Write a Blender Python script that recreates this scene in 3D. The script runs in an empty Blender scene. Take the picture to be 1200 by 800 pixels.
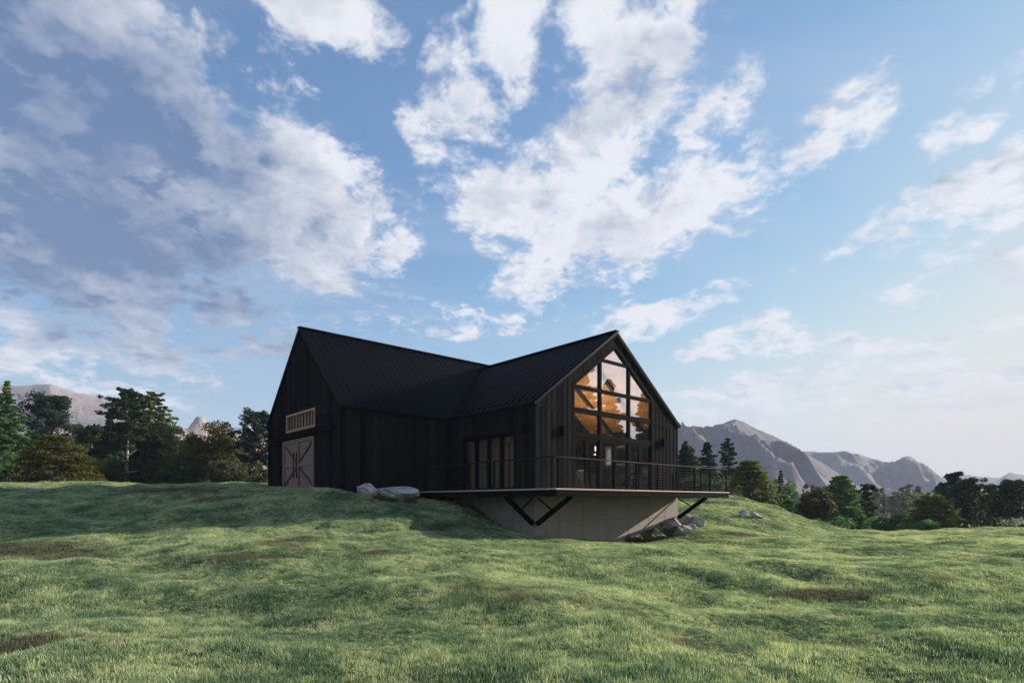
import bpy, math, random
import numpy as np
from mathutils import Vector, Matrix
R = math.radians
random.seed(7)
rng = np.random.default_rng(11)
SC = bpy.context.scene
COL = SC.collection

# ------------------------------------------------------------------ camera
F = 670.0            # focal length in photo pixels (photo 1200 wide)
HY = 588.0           # horizon row
cam_d = bpy.data.cameras.new("Camera")
cam = bpy.data.objects.new("Camera", cam_d); COL.objects.link(cam)
cam.location = (0, 0, 0); cam.rotation_euler = (R(90), 0, 0)
cam_d.sensor_width = 36; cam_d.lens = F / 1200 * 36
cam_d.shift_y = (HY - 400) / 1200
cam_d.clip_start = 0.1; cam_d.clip_end = 9000
SC.camera = cam

def P(px, py, d):
    return Vector(((px - 600) / F * d, d, (HY - py) / F * d))

# ------------------------------------------------------------------ light
SUN_AZ, SUN_EL = 64.0, 19.5      # azimuth to the right of +Y
SKY_STRENGTH = 0.115
SUN_STRENGTH = 5.0
EXPOSURE = 0.85
sd = bpy.data.lights.new("Sun", 'SUN'); sun = bpy.data.objects.new("Sun", sd); COL.objects.link(sun)
sd.energy = SUN_STRENGTH; sd.angle = R(0.6); sd.color = (1.0, 0.90, 0.76)
_v = Vector((math.sin(R(SUN_AZ)) * math.cos(R(SUN_EL)), math.cos(R(SUN_AZ)) * math.cos(R(SUN_EL)), math.sin(R(SUN_EL))))
sun.rotation_euler = _v.to_track_quat('Z', 'Y').to_euler()
sun.location = (60, 40, 60)
vs = SC.view_settings
vs.view_transform = 'Standard'; vs.look = 'None'; vs.gamma = 1; vs.use_curve_mapping = False; vs.exposure = EXPOSURE
SC.cycles.max_bounces = 8; SC.cycles.transparent_max_bounces = 16
SC.cycles.volume_bounces = 0

# node helper -------------------------------------------------------------
class NT:
    def __init__(s, tree): s.t = tree; s.n = tree.nodes; s.l = tree.links
    def set(s, sock, v):
        if isinstance(v, bpy.types.NodeSocket): s.l.new(v, sock)
        else: sock.default_value = v
    def new(s, typ, **kw):
        n = s.n.new(typ)
        for k, v in kw.items(): setattr(n, k, v)
        return n
    def math(s, op, a, b=0.0, c=0.0, clamp=False):
        n = s.new('ShaderNodeMath', operation=op, use_clamp=clamp)
        s.set(n.inputs[0], a); s.set(n.inputs[1], b)
        if len(n.inputs) > 2: s.set(n.inputs[2], c)
        return n.outputs[0]
    def vmath(s, op, a, b=(0, 0, 0)):
        n = s.new('ShaderNodeVectorMath', operation=op)
        s.set(n.inputs[0], a)
        if op == 'SCALE': s.set(n.inputs['Scale'], b)
        else: s.set(n.inputs[1], b)
        return n.outputs['Value'] if op in ('LENGTH', 'DOT_PRODUCT', 'DISTANCE') else n.outputs[0]
    def noise(s, vec, scale=5, detail=4, rough=0.5, dist=0.0):
        n = s.new('ShaderNodeTexNoise'); n.noise_dimensions = '3D'
        if vec is not None: s.set(n.inputs['Vector'], vec)
        s.set(n.inputs['Scale'], scale); s.set(n.inputs['Detail'], detail)
        s.set(n.inputs['Roughness'], rough); s.set(n.inputs['Distortion'], dist)
        return n.outputs['Fac']
    def ramp(s, fac, stops):
        n = s.new('ShaderNodeValToRGB'); cr = n.color_ramp
        while len(cr.elements) < len(stops): cr.elements.new(0.5)
        for e, (p, c) in zip(cr.elements, stops):
            e.position = p; e.color = (c[0], c[1], c[2], 1) if not isinstance(c, (int, float)) else (c, c, c, 1)
        s.set(n.inputs[0], fac); return n.outputs[0]
    def mix(s, fac, a, b, mode='MIX'):
        n = s.new('ShaderNodeMix', data_type='RGBA', blend_type=mode)
        s.set(n.inputs[0], fac)
        for sock, v in ((n.inputs[6], a), (n.inputs[7], b)):
            s.set(sock, (v[0], v[1], v[2], 1) if isinstance(v, tuple) else v)
        return n.outputs[2]
    def smooth(s, x, lo, hi):
        n = s.new('ShaderNodeMapRange', interpolation_type='SMOOTHSTEP')
        s.set(n.inputs[0], x); n.inputs[1].default_value = lo; n.inputs[2].default_value = hi
        return n.outputs[0]

# ------------------------------------------------------------------ world: sky and clouds, laid out by azimuth and elevation
def build_world():
    w = bpy.data.worlds.new("World"); SC.world = w; w.use_nodes = True
    w.node_tree.nodes.clear(); N = NT(w.node_tree)
    sky = N.new('ShaderNodeTexSky', sky_type='NISHITA'); sky.sun_disc = False
    sky.sun_elevation = R(SUN_EL); sky.sun_rotation = R(SUN_AZ)
    sky.altitude = 200; sky.air_density = 1.0; sky.dust_density = 0.6; sky.ozone_density = 2.2
    tc = N.new('ShaderNodeTexCoord'); d = tc.outputs['Generated']
    sep = N.new('ShaderNodeSeparateXYZ'); N.set(sep.inputs[0], d)
    x, y, z = sep.outputs
    az = N.math('ARCTAN2', x, y); el = N.math('ARCSINE', z)
    zz = N.math('ADD', N.math('MAXIMUM', z, 0.0), 0.26)
    plane = N.new('ShaderNodeCombineXYZ')
    N.set(plane.inputs[0], N.math('DIVIDE', x, zz)); N.set(plane.inputs[1], N.math('DIVIDE', y, zz)); plane.inputs[2].default_value = 3.7
    pl = plane.outputs[0]
    uv = N.new('ShaderNodeCombineXYZ'); N.set(uv.inputs[0], az); N.set(uv.inputs[1], el)
    # domain warp for ragged edges
    wn = N.new('ShaderNodeTexNoise'); N.set(wn.inputs['Vector'], pl); wn.inputs['Scale'].default_value = 1.6; wn.inputs['Detail'].default_value = 3
    warp = N.vmath('SCALE', N.vmath('SUBTRACT', wn.outputs['Color'], (0.5, 0.5, 0.5)), 0.16)
    uvw = N.vmath('ADD', uv.outputs[0], warp)
    def ae(px, py):
        v = Vector(((px - 600) / F, 1, (HY - py) / F)).normalized()
        return math.atan2(v.x, v.y), math.asin(v.z)
    def blob(c, r, rot=0.0, vec=uvw, px=True):
        a, e = ae(*c) if px else (R(c[0]), R(c[1]))
        k = 1 / F * (math.cos(a) ** 1.6) if px else R(1)
        mp = N.new('ShaderNodeMapping', vector_type='TEXTURE')
        N.set(mp.inputs[0], vec)
        mp.inputs[1].default_value = (a, e, 0); mp.inputs[2].default_value = (0, 0, R(rot))
        mp.inputs[3].default_value = (r[0] * k, r[1] * k, 1)
        return N.math('SUBTRACT', 1.0, N.vmath('LENGTH', N.vmath('MULTIPLY', mp.outputs[0], (1, 1, 0))))
    def union(bl):
        o = bl[0]
        for b in bl[1:]:
            n = N.new('ShaderNodeMath', operation='SMOOTH_MAX'); N.set(n.inputs[0], o); N.set(n.inputs[1], b); n.inputs[2].default_value = 0.25
            o = n.outputs[0]
        return o
    f1 = N.noise(pl, 5.2, 11, 0.66, 0.25)
    f2 = N.noise(N.vmath('ADD', pl, (5.1, 2.2, 0)), 18.0, 8, 0.66, 0.3)
    fb = N.math('ADD', N.math('MULTIPLY', N.math('SUBTRACT', f1, 0.5), 4.6), N.math('MULTIPLY', N.math('SUBTRACT', f2, 0.5), 3.0))
    # cumulus fields
    big = union([blob((90, 180), (380, 230), -12), blob((340, 240), (150, 125), -30), blob((70, 320), (170, 60), -14),
                 blob((380, 335), (75, 30), -8), blob((350, 14), (150, 30), -10), blob((60, 60), (240, 120), 0)])
    mid = union([blob((590, 50), (60, 95), -50), blob((720, 35), (115, 62), 10), blob((675, 140), (72, 110), -20),
                 blob((610, 215), (100, 60), -20), blob((765, 250), (165, 72), 12), blob((660, 290), (95, 60), 20)])
    lows = [((520, 112), (40, 30), -25), ((480, 148), (28, 14), -20), ((575, 160), (28, 15), -20), ((470, 276), (22, 14), 0),
            ((915, 166), (80, 28), 14), ((845, 108), (50, 22), 25), ((1175, 108), (75, 24), 22), ((1150, 208), (120, 20), 22), ((1040, 250), (70, 10), 22),
            ((1150, 255), (70, 26), 18), ((1130, 312), (70, 18), 6), ((548, 370), (55, 12), 4), ((905, 402), (90, 16), 4),
            ((790, 372), (60, 12), 6), ((1090, 388), (90, 14), 5), ((80, 385), (150, 22), -6), ((200, 420), (60, 12), -4), ((330, 396), (50, 14), -8), ((40, 425), (140, 16), -3),
            ((830, 486), (60, 16), 6), ((1150, 440), (170, 14), 4), ((1170, 480), (150, 10), 3), ((1010, 440), (150, 12), 4), ((950, 470), (120, 9), 2), ((740, 398), (70, 9), 4)]
    small = N.math('MINIMUM', union([blob(c_, (r_[0] * 1.45, r_[1] * 1.7), a_) for c_, r_, a_ in lows]), 0.36)
    side = N.math('MINIMUM', union([blob((95, 18), (26, 12), 0, px=False), blob((82, 12), (14, 5), 0, px=False), blob((125, 30), (20, 12), 0, px=False),
                   blob((-110, 25), (40, 16), 0, px=False), blob((170, 30), (35, 18), 0, px=False)]), 0.7)
    allb = union([N.math('MINIMUM', N.math('MULTIPLY', N.math('ADD', big, 0.0), 1.35), 1.0), N.math('MINIMUM', mid, 0.95), small, side])
    dens = N.math('ADD', N.math('ADD', N.math('MULTIPLY', N.math('MAXIMUM', allb, -1.2), 1.9), -0.22), fb)
    mask = N.smooth(dens, -0.12, 0.95)
    # thin veil
    vn = N.noise(N.vmath('MULTIPLY', pl, (1.0, 2.6, 1)), 0.9, 6, 0.6, 0.6)
    veilb = union([blob((900, 60), (330, 150), 10), blob((1100, 250), (330, 150), 20), blob((150, 120), (420, 260), -12), blob((560, 330), (420, 60), 8)])
    veil = N.math('MULTIPLY', N.smooth(vn, 0.36, 0.78), N.math('ADD', 0.16, N.math('MULTIPLY', N.smooth(veilb, -0.4, 0.7), 0.42)))
    # horizon brightening of the haze in the lower sky
    # cloud tone: thick parts away from the sun are grey-blue
    grey = union([blob((90, 200), (370, 190), -16), blob((170, 250), (200, 90), -25), blob((30, 340), (150, 46), -16)])
    gfac = N.math('MULTIPLY', N.smooth(N.math('ADD', grey, N.math('MULTIPLY', N.math('SUBTRACT', f1, 0.5), 1.2)), -0.35, 0.6), 0.95)
    thick = N.math('MULTIPLY', N.smooth(dens, 0.7, 2.4), 0.22)
    tex = N.math('MULTIPLY', N.math('SUBTRACT', N.noise(N.vmath('ADD', pl, (0.10, 0.05, 0)), 5.0, 8, 0.62), 0.5), 1.8)
    tone = N.math('ADD', N.math('MAXIMUM', gfac, thick), tex, clamp=True)
    S = 1.0 / SKY_STRENGTH
    E_ = 2 ** -EXPOSURE
    white = (0.88 * S * E_, 0.90 * S * E_, 0.955 * S * E_); dark = (0.112 * S * E_, 0.20 * S * E_, 0.385 * S * E_)
    fs = N.noise(N.vmath('ADD', pl, (0.062, 0.033, 0.0)), 5.2, 6, 0.62, 0.25)
    relief = N.math('MULTIPLY', N.math('SUBTRACT', fs, f1), 2.6)
    tone = N.math('ADD', tone, N.math('MULTIPLY', N.smooth(relief, 0.0, 0.5), 0.42), clamp=True)
    ccol = N.mix(tone, white, dark)
    # sky tint: nishita, slightly lifted towards the photo's azure
    skyc = N.mix(1.0, sky.outputs[0], (0.66, 0.86, 1.03), 'MULTIPLY')
    sc3 = N.vmath('SCALE', skyc, SKY_STRENGTH / E_ * 0.62)
    skyc = N.vmath('SCALE', N.vmath('DIVIDE', skyc, N.vmath('ADD', N.vmath('MULTIPLY', sc3, sc3), (1, 1, 1))), 1.06)
    c = N.mix(veil, skyc, (0.60 * S * E_, 0.66 * S * E_, 0.80 * S * E_))
    low = N.math('MULTIPLY', N.smooth(el, 0.42, 0.02), N.smooth(az, -0.15, 0.75))
    c = N.mix(N.math('MULTIPLY', low, 0.78), c, (0.92 * S * E_, 0.86 * S * E_, 0.79 * S * E_))
    lowl = N.math('MULTIPLY', N.smooth(el, 0.34, 0.04), N.smooth(az, 0.1, -0.6))
    c = N.mix(N.math('MULTIPLY', lowl, 0.40), c, (0.36 * S * E_, 0.42 * S * E_, 0.58 * S * E_))
    c = N.mix(N.math('MULTIPLY', mask, 0.96), c, ccol)
    bg = N.new('ShaderNodeBackground'); N.set(bg.inputs[0], c); bg.inputs[1].default_value = SKY_STRENGTH
    out = N.new('ShaderNodeOutputWorld'); N.l.new(bg.outputs[0], out.inputs[0])
build_world()

# ------------------------------------------------------------------ helpers
def tag(o, label=None, cat=None, group=None, kind=None):
    if label: o['label'] = label
    if cat: o['category'] = cat
    if group: o['group'] = group
    if kind: o['kind'] = kind
    return o

def empty(name, loc=(0, 0, 0), rz=0.0, **kw):
    o = bpy.data.objects.new(name, None); COL.objects.link(o)
    o.location = loc; o.rotation_euler = (0, 0, rz); o.empty_display_size = 0.3
    return tag(o, **kw)

def mesh_np(name, V, faces_flat, nper, mat, parent=None, smooth=False):
    """mesh from numpy: V (n,3), faces_flat (m,nper)"""
    me = bpy.data.meshes.new(name)
    V = np.asarray(V, dtype=np.float32); Fc = np.asarray(faces_flat, dtype=np.int32)
    me.vertices.add(len(V)); me.vertices.foreach_set("co", V.ravel())
    me.loops.add(Fc.size); me.loops.foreach_set("vertex_index", Fc.ravel())
    me.polygons.add(len(Fc)); me.polygons.foreach_set("loop_start", np.arange(0, Fc.size, nper, dtype=np.int32))
    me.polygons.foreach_set("loop_total", np.full(len(Fc), nper, dtype=np.int32))
    if smooth: me.polygons.foreach_set("use_smooth", np.ones(len(Fc), dtype=bool))
    me.update(calc_edges=True); me.validate()
    if mat: me.materials.append(mat)
    o = bpy.data.objects.new(name, me); COL.objects.link(o)
    if parent: o.parent = parent
    return o

class MB:
    def __init__(s): s.v = []; s.f = []
    def add(s, vs, fs):
        b = len(s.v); s.v += [tuple(v) for v in vs]; s.f += [tuple(i + b for i in f) for f in fs]; return s
    def box(s, lo, hi):
        x0, y0, z0 = lo; x1, y1, z1 = hi
        if x1 < x0: x0, x1 = x1, x0
        if y1 < y0: y0, y1 = y1, y0
        if z1 < z0: z0, z1 = z1, z0
        return s.add([(x0, y0, z0), (x1, y0, z0), (x1, y1, z0), (x0, y1, z0), (x0, y0, z1), (x1, y0, z1), (x1, y1, z1), (x0, y1, z1)],
                     [(3, 2, 1, 0), (4, 5, 6, 7), (0, 1, 5, 4), (1, 2, 6, 5), (2, 3, 7, 6), (3, 0, 4, 7)])
    def prism(s, poly, mp, n0, n1):
        k = len(poly)
        vs = [mp(p[0], p[1], n0) for p in poly] + [mp(p[0], p[1], n1) for p in poly]
        fs = [tuple(range(k))[::-1], tuple(range(k, 2 * k))] + [(i, (i + 1) % k, k + (i + 1) % k, k + i) for i in range(k)]
        return s.add(vs, fs)
    def bar(s, p0, p1, w, h, up=(0, 0, 1)):
        p0 = Vector(p0); p1 = Vector(p1); d = (p1 - p0).normalized(); up = Vector(up)
        r = d.cross(up)
        if r.length < 1e-4: r = d.cross(Vector((1, 0, 0)))
        r.normalize(); u = r.cross(d).normalized()
        c = [(-w / 2, -h / 2), (w / 2, -h / 2), (w / 2, h / 2), (-w / 2, h / 2)]
        vs = [p0 + r * a + u * b for a, b in c] + [p1 + r * a + u * b for a, b in c]
        return s.add(vs, [(0, 1, 2, 3), (7, 6, 5, 4), (0, 4, 5, 1), (1, 5, 6, 2), (2, 6, 7, 3), (3, 7, 4, 0)])
    def tube(s, pts, rs, n=8):
        pts = [Vector(p) for p in pts]
        if isinstance(rs, (int, float)): rs = [rs] * len(pts)
        b = len(s.v); prev = None
        for i, p in enumerate(pts):
            d = (pts[min(i + 1, len(pts) - 1)] - pts[max(i - 1, 0)]).normalized()
            ref = prev if prev is not None else (Vector((1, 0, 0)) if abs(d.x) < 0.8 else Vector((0, 1, 0)))
            r = (ref - d * ref.dot(d)).normalized(); u = d.cross(r); prev = r
            for k in range(n):
                a = 2 * math.pi * k / n
                s.v.append(tuple(p + (r * math.cos(a) + u * math.sin(a)) * rs[i]))
        for i in range(len(pts) - 1):
            for k in range(n):
                s.f.append((b + i * n + k, b + i * n + (k + 1) % n, b + (i + 1) * n + (k + 1) % n, b + (i + 1) * n + k))
        s.f.append(tuple(b + k for k in range(n))[::-1]); e = b + (len(pts) - 1) * n
        s.f.append(tuple(e + k for k in range(n)))
        return s
    def lathe(s, prof, c=(0, 0, 0), n=14):
        b = len(s.v)
        for r, z in prof:
            for k in range(n):
                a = 2 * math.pi * k / n; s.v.append((c[0] + r * math.cos(a), c[1] + r * math.sin(a), c[2] + z))
        for i in range(len(prof) - 1):
            for k in range(n): s.f.append((b + i * n + k, b + i * n + (k + 1) % n, b + (i + 1) * n + (k + 1) % n, b + (i + 1) * n + k))
        return s
    def build(s, name, mat, parent=None, smooth=False, bevel=0.0, loc=None):
        me = bpy.data.meshes.new(name); me.from_pydata(s.v, [], s.f); me.update()
        if mat: me.materials.append(mat)
        if smooth: me.polygons.foreach_set("use_smooth", [True] * len(me.polygons))
        o = bpy.data.objects.new(name, me); COL.objects.link(o)
        if parent: o.parent = parent
        if loc is not None: o.location = loc
        if bevel:
            m = o.modifiers.new("bevel", 'BEVEL'); m.width = bevel; m.segments = 2; m.limit_method = 'ANGLE'
        return o

# ------------------------------------------------------------------ materials
MATS = {}
def mat(name, fn):
    m = bpy.data.materials.new(name); m.use_nodes = True; m.node_tree.nodes.clear(); N = NT(m.node_tree)
    out = N.new('ShaderNodeOutputMaterial'); fn(N, out); MATS[name] = m; return m
def principled(N, out, color, rough=0.6, metal=0.0, bump=None, bstr=0.3, bdist=0.02, spec=0.5):
    p = N.new('ShaderNodeBsdfPrincipled')
    N.set(p.inputs['Base Color'], (color[0], color[1], color[2], 1) if isinstance(color, tuple) else color)
    N.set(p.inputs['Roughness'], rough); p.inputs['Metallic'].default_value = metal
    p.inputs['Specular IOR Level'].default_value = spec
    if bump is not None:
        b = N.new('ShaderNodeBump'); b.inputs['Strength'].default_value = bstr; b.inputs['Distance'].default_value = bdist
        N.set(b.inputs['Height'], bump); N.l.new(b.outputs[0], p.inputs['Normal'])
    N.l.new(p.outputs[0], out.inputs[0]); return p
def obj_co(N): return N.new('ShaderNodeTexCoord').outputs['Object']
def wpos(N): return N.new('ShaderNodeNewGeometry').outputs['Position']

def m_black(N, o):      # black stained board-and-batten timber
    co = obj_co(N)
    g = N.noise(N.vmath('MULTIPLY', co, (9, 9, 0.7)), 3.0, 5, 0.6)
    b = N.noise(N.vmath('MULTIPLY', co, (2.2, 2.2, 0.15)), 1.3, 2, 0.5)
    sx = N.new('ShaderNodeSeparateXYZ'); N.set(sx.inputs[0], co)
    wn = N.new('ShaderNodeTexWhiteNoise', noise_dimensions='1D'); N.set(wn.inputs['W'], N.math('FLOOR', N.math('DIVIDE', N.math('ADD', sx.outputs[0], sx.outputs[1]), 0.292)))
    g = N.math('ADD', N.math('MULTIPLY', g, 0.6), N.math('MULTIPLY', wn.outputs[0], 0.4))
    c = N.ramp(N.math('ADD', N.math('MULTIPLY', g, 0.75), N.math('MULTIPLY', b, 0.25)), [(0.3, (0.0042, 0.0043, 0.0054)), (0.7, (0.0175, 0.0168, 0.0182))])
    principled(N, o, c, 0.9, 0, g, 0.25, 0.01, spec=0.03)
mat('black_timber', m_black)
def m_roof(N, o):
    co = obj_co(N); n = N.math('ADD', N.math('MULTIPLY', N.noise(co, 0.8, 4, 0.6), 0.6), N.math('MULTIPLY', N.noise(N.vmath('MULTIPLY', co, (5, 5, 0.5)), 0.9, 3, 0.5), 0.4))
    c = N.ramp(n, [(0.3, (0.0010, 0.0013, 0.0030)), (0.7, (0.0034, 0.0041, 0.0066))])
    principled(N, o, c, N.math('ADD', 0.5, N.math('MULTIPLY', n, 0.15)), 0.0, N.noise(co, 3, 3, 0.5), 0.08, 0.02, spec=0.035)
mat('roof_metal', m_roof)
def m_metal(N, o):
    co = obj_co(N); n = N.noise(co, 6, 3, 0.5)
    principled(N, o, N.ramp(n, [(0.3, (0.003, 0.003, 0.0036)), (0.7, (0.006, 0.006, 0.0068))]), 0.85, spec=0.03)
mat('black_metal', m_metal)
mat('rail_metal', lambda N, o: principled(N, o, N.ramp(N.noise(obj_co(N), 8, 2), [(0.3, (0.005, 0.005, 0.006)), (0.7, (0.010, 0.010, 0.011))]), 0.5, spec=0.06))
def m_conc(N, o):
    co = obj_co(N)
    n1 = N.noise(co, 1.1, 6, 0.65); n2 = N.noise(co, 14, 5, 0.6); n3 = N.noise(N.vmath('MULTIPLY', co, (5, 5, 0.5)), 1.4, 4, 0.6)
    c = N.ramp(N.math('ADD', N.math('MULTIPLY', n1, 0.55), N.math('MULTIPLY', n3, 0.45)), [(0.25, (0.225, 0.195, 0.172)), (0.75, (0.345, 0.305, 0.272))])
    c = N.mix(N.math('MULTIPLY', N.smooth(n2, 0.55, 0.8), 0.25), c, (0.2, 0.18, 0.165))
    principled(N, o, c, 0.85, 0, N.math('ADD', n2, n1), 0.25, 0.008)
mat('concrete', m_conc)
def wood(a, b, scale=(1, 12, 12), rough=0.6):
    def f(N, o):
        co = obj_co(N); n = N.noise(N.vmath('MULTIPLY', co, scale), 1.5, 6, 0.65, 0.6); n2 = N.noise(co, 1.3, 3)
        c = N.ramp(N.math('ADD', N.math('MULTIPLY', n, 0.7), N.math('MULTIPLY', n2, 0.3)), [(0.3, a), (0.7, b)])
        principled(N, o, c, rough, 0, n, 0.2, 0.006)
    return f
mat('door_wood', wood((0.125, 0.060, 0.044), (0.225, 0.115, 0.088), (14, 14, 1)))
mat('frame_wood', wood((0.27, 0.135, 0.068), (0.40, 0.225, 0.12), (9, 9, 2)))
mat('deck_wood', wood((0.36, 0.255, 0.20), (0.52, 0.39, 0.31), (2, 10, 10)))
mat('floor_wood', wood((0.16, 0.09, 0.05), (0.26, 0.16, 0.09)))
def m_ceiling(N, o):    # pine boards running into the room
    co = obj_co(N); sep = N.new('ShaderNodeSeparateXYZ'); N.set(sep.inputs[0], co)
    q = N.math('MULTIPLY', sep.outputs[0], 1 / 0.125); idx = N.math('FLOOR', q); fr = N.math('FRACT', q)
    wn = N.new('ShaderNodeTexWhiteNoise', noise_dimensions='1D'); N.set(wn.inputs['W'], idx)
    g = N.noise(N.vmath('MULTIPLY', co, (16, 1.2, 16)), 1.5, 6, 0.65, 0.8)
    kn = N.noise(N.vmath('MULTIPLY', co, (6, 2.0, 6)), 1.4, 2)
    t = N.math('ADD', N.math('MULTIPLY', g, 0.5), N.math('MULTIPLY', wn.outputs[0], 0.5))
    c = N.ramp(t, [(0.15, (0.34, 0.145, 0.042)), (0.85, (0.56, 0.29, 0.10))])
    c = N.mix(N.smooth(kn, 0.68, 0.76), c, (0.16, 0.06, 0.02))
    c = N.mix(N.smooth(N.math('ABSOLUTE', N.math('SUBTRACT', fr, 0.5)), 0.44, 0.49), c, (0.10, 0.04, 0.015))
    principled(N, o, c, 0.5, 0, g, 0.15, 0.004)
mat('pine_ceiling', m_ceiling)
def plain(c, rough=0.6, var=0.2, sc=4):
    def f(N, o):
        n = N.noise(obj_co(N), sc, 4, 0.6)
        principled(N, o, N.ramp(n, [(0.3, tuple(x * (1 - var) for x in c)), (0.7, tuple(min(1, x * (1 + var)) for x in c))]), rough)
    return f
mat('charcoal_wall', plain((0.022, 0.021, 0.020), 0.8))
mat('dark_timber', wood((0.012, 0.010, 0.009), (0.028, 0.022, 0.018)))
mat('white_paint', plain((0.75, 0.74, 0.71), 0.5, 0.04))
mat('curtain_cloth', plain((0.36, 0.29, 0.21), 0.9, 0.06, 9))
mat('sofa_cloth', plain((0.45, 0.42, 0.38), 0.9, 0.08, 9))
mat('stone_counter', plain((0.19, 0.19, 0.22), 0.4, 0.15, 8))
mat('ceramic', plain((0.7, 0.68, 0.64), 0.35, 0.05))
mat('warm_print', plain((0.5, 0.28, 0.18), 0.6, 0.2, 12))
mat('terracotta', plain((0.30, 0.20, 0.10), 0.8, 0.2))
def m_glass(N, o, k=0.95):
    lw = N.new('ShaderNodeLayerWeight'); lw.inputs[0].default_value = 0.5
    fac = N.math('ADD', N.math('MULTIPLY', lw.outputs['Facing'], k), 0.07 * k, clamp=True)
    tr = N.new('ShaderNodeBsdfTransparent'); tr.inputs[0].default_value = (0.86, 0.88, 0.87, 1)
    gl = N.new('ShaderNodeBsdfGlossy'); gl.inputs[0].default_value = (0.95, 0.96, 1, 1); gl.inputs['Roughness'].default_value = 0.0
    bp = N.new('ShaderNodeBump'); bp.inputs['Strength'].default_value = 0.02; bp.inputs['Distance'].default_value = 0.05
    N.set(bp.inputs['Height'], N.noise(obj_co(N), 0.9, 1)); N.l.new(bp.outputs[0], gl.inputs['Normal'])
    mx = N.new('ShaderNodeMixShader'); N.set(mx.inputs[0], fac); N.l.new(tr.outputs[0], mx.inputs[1]); N.l.new(gl.outputs[0], mx.inputs[2])
    N.l.new(mx.outputs[0], o.inputs[0])
mat('glass', m_glass); mat('small_glass', lambda N, o: m_glass(N, o, 0.22)); mat('dull_glass', lambda N, o: m_glass(N, o, 0.05))
def m_emit(c, s):
    def f(N, o):
        e = N.new('ShaderNodeEmission'); e.inputs[0].default_value = (*c, 1); e.inputs[1].default_value = s; N.l.new(e.outputs[0], o.inputs[0])
    return f
mat('lamp_glow', m_emit((1, 0.85, 0.62), 2.2))
def m_rock(N, o):
    co = obj_co(N); n = N.noise(co, 2.2, 8, 0.7); n2 = N.noise(co, 9, 6, 0.7)
    c = N.ramp(n, [(0.3, (0.17, 0.165, 0.185)), (0.52, (0.40, 0.385, 0.40)), (0.72, (0.64, 0.615, 0.58))])
    principled(N, o, c, 0.9, 0, N.math('ADD', n, N.math('MULTIPLY', n2, 0.4)), 0.9, 0.06)
mat('rock_pale', m_rock)
def m_rock2(N, o):
    co = obj_co(N); n = N.noise(co, 2.6, 8, 0.7); n2 = N.noise(co, 9, 6, 0.7)
    c = N.ramp(n, [(0.3, (0.045, 0.045, 0.035)), (0.55, (0.15, 0.145, 0.11)), (0.8, (0.30, 0.29, 0.25))])
    principled(N, o, c, 0.92, 0, N.math('ADD', n, N.math('MULTIPLY', n2, 0.4)), 0.9, 0.06)
mat('rock_mossy', m_rock2)

# grass colour field, shared by the ground sheet and the blades (world position)
# worn bare patches in the lawn: centre and radii in metres
BARE = [(-11.5, 13.2, 3.4, 1.4), (-5.6, 6.1, 1.9, .8), (-3.7, 6.6, 1.1, .5), (-5.5, 12.0, 1.5, .6), (6.3, 22.6, 2.6, .9), (10.4, 24.5, 2.6, 1.0), (5.5, 10.6, 1.4, .5), (8.9, 13.2, 2.2, .7), (3.4, 7.2, 1.0, .35), (-3.3, 13.2, 1.3, .5), (14, 19, 2.6, .7), (-13, 22, 3, .9)]
def grass_field(N):
    p = wpos(N)
    big = N.noise(p, 0.16, 4, 0.55); midn = N.noise(N.vmath('ADD', p, (31, 7, 0)), 0.95, 4, 0.6); fine = N.noise(p, 2.8, 4, 0.65)
    t = N.math('ADD', N.math('MULTIPLY', big, 0.28), N.math('ADD', N.math('MULTIPLY', midn, 0.38), N.math('MULTIPLY', fine, 0.34)))
    soil = N.noise(N.vmath('ADD', N.vmath('MULTIPLY', p, (1.0, 1.0, 0.3)), (3.3, 17.1, 0)), 0.22, 5, 0.62, 0.3)
    so = N.smooth(soil, 0.58, 0.68)
    rag = N.math('MULTIPLY', N.math('SUBTRACT', N.noise(p, 1.3, 5, 0.7), 0.5), 2.4)
    for bx, by, ra, rb in BARE:
        mp = N.new('ShaderNodeMapping', vector_type='TEXTURE'); N.set(mp.inputs[0], p); mp.inputs[1].default_value = (bx, by, 0); mp.inputs[3].default_value = (ra, rb, 1e3)
        so = N.math('MAXIMUM', so, N.smooth(N.math('ADD', N.math('SUBTRACT', 1.0, N.vmath('LENGTH', mp.outputs[0])), rag), 0.0, 0.7))
    return t, so
def m_ground(N, o):
    t, soil = grass_field(N); p = wpos(N)
    c = N.ramp(t, [(0.38, (0.035, 0.065, 0.030)), (0.5, (0.075, 0.10, 0.045)), (0.62, (0.13, 0.14, 0.065))])
    c = N.mix(N.math('MULTIPLY', soil, 0.9), c, (0.060, 0.044, 0.031))
    principled(N, o, c, 1.0, 0, N.noise(p, 6, 5, 0.7), 0.8, 0.05, spec=0.1)
mat('ground', m_ground)
def leafshader(N, o, c, trans=0.35, rough=0.65, spec=0.25):
    p = N.new('ShaderNodeBsdfPrincipled'); N.set(p.inputs['Base Color'], c); p.inputs['Roughness'].default_value = rough; p.inputs['Specular IOR Level'].default_value = spec
    t = N.new('ShaderNodeBsdfTranslucent'); N.set(t.inputs[0], N.mix(1.0, c, (1.15, 1.2, 0.75), 'MULTIPLY'))
    mx = N.new('ShaderNodeMixShader'); mx.inputs[0].default_value = trans
    N.l.new(p.outputs[0], mx.inputs[1]); N.l.new(t.outputs[0], mx.inputs[2]); N.l.new(mx.outputs[0], o.inputs[0])
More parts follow.
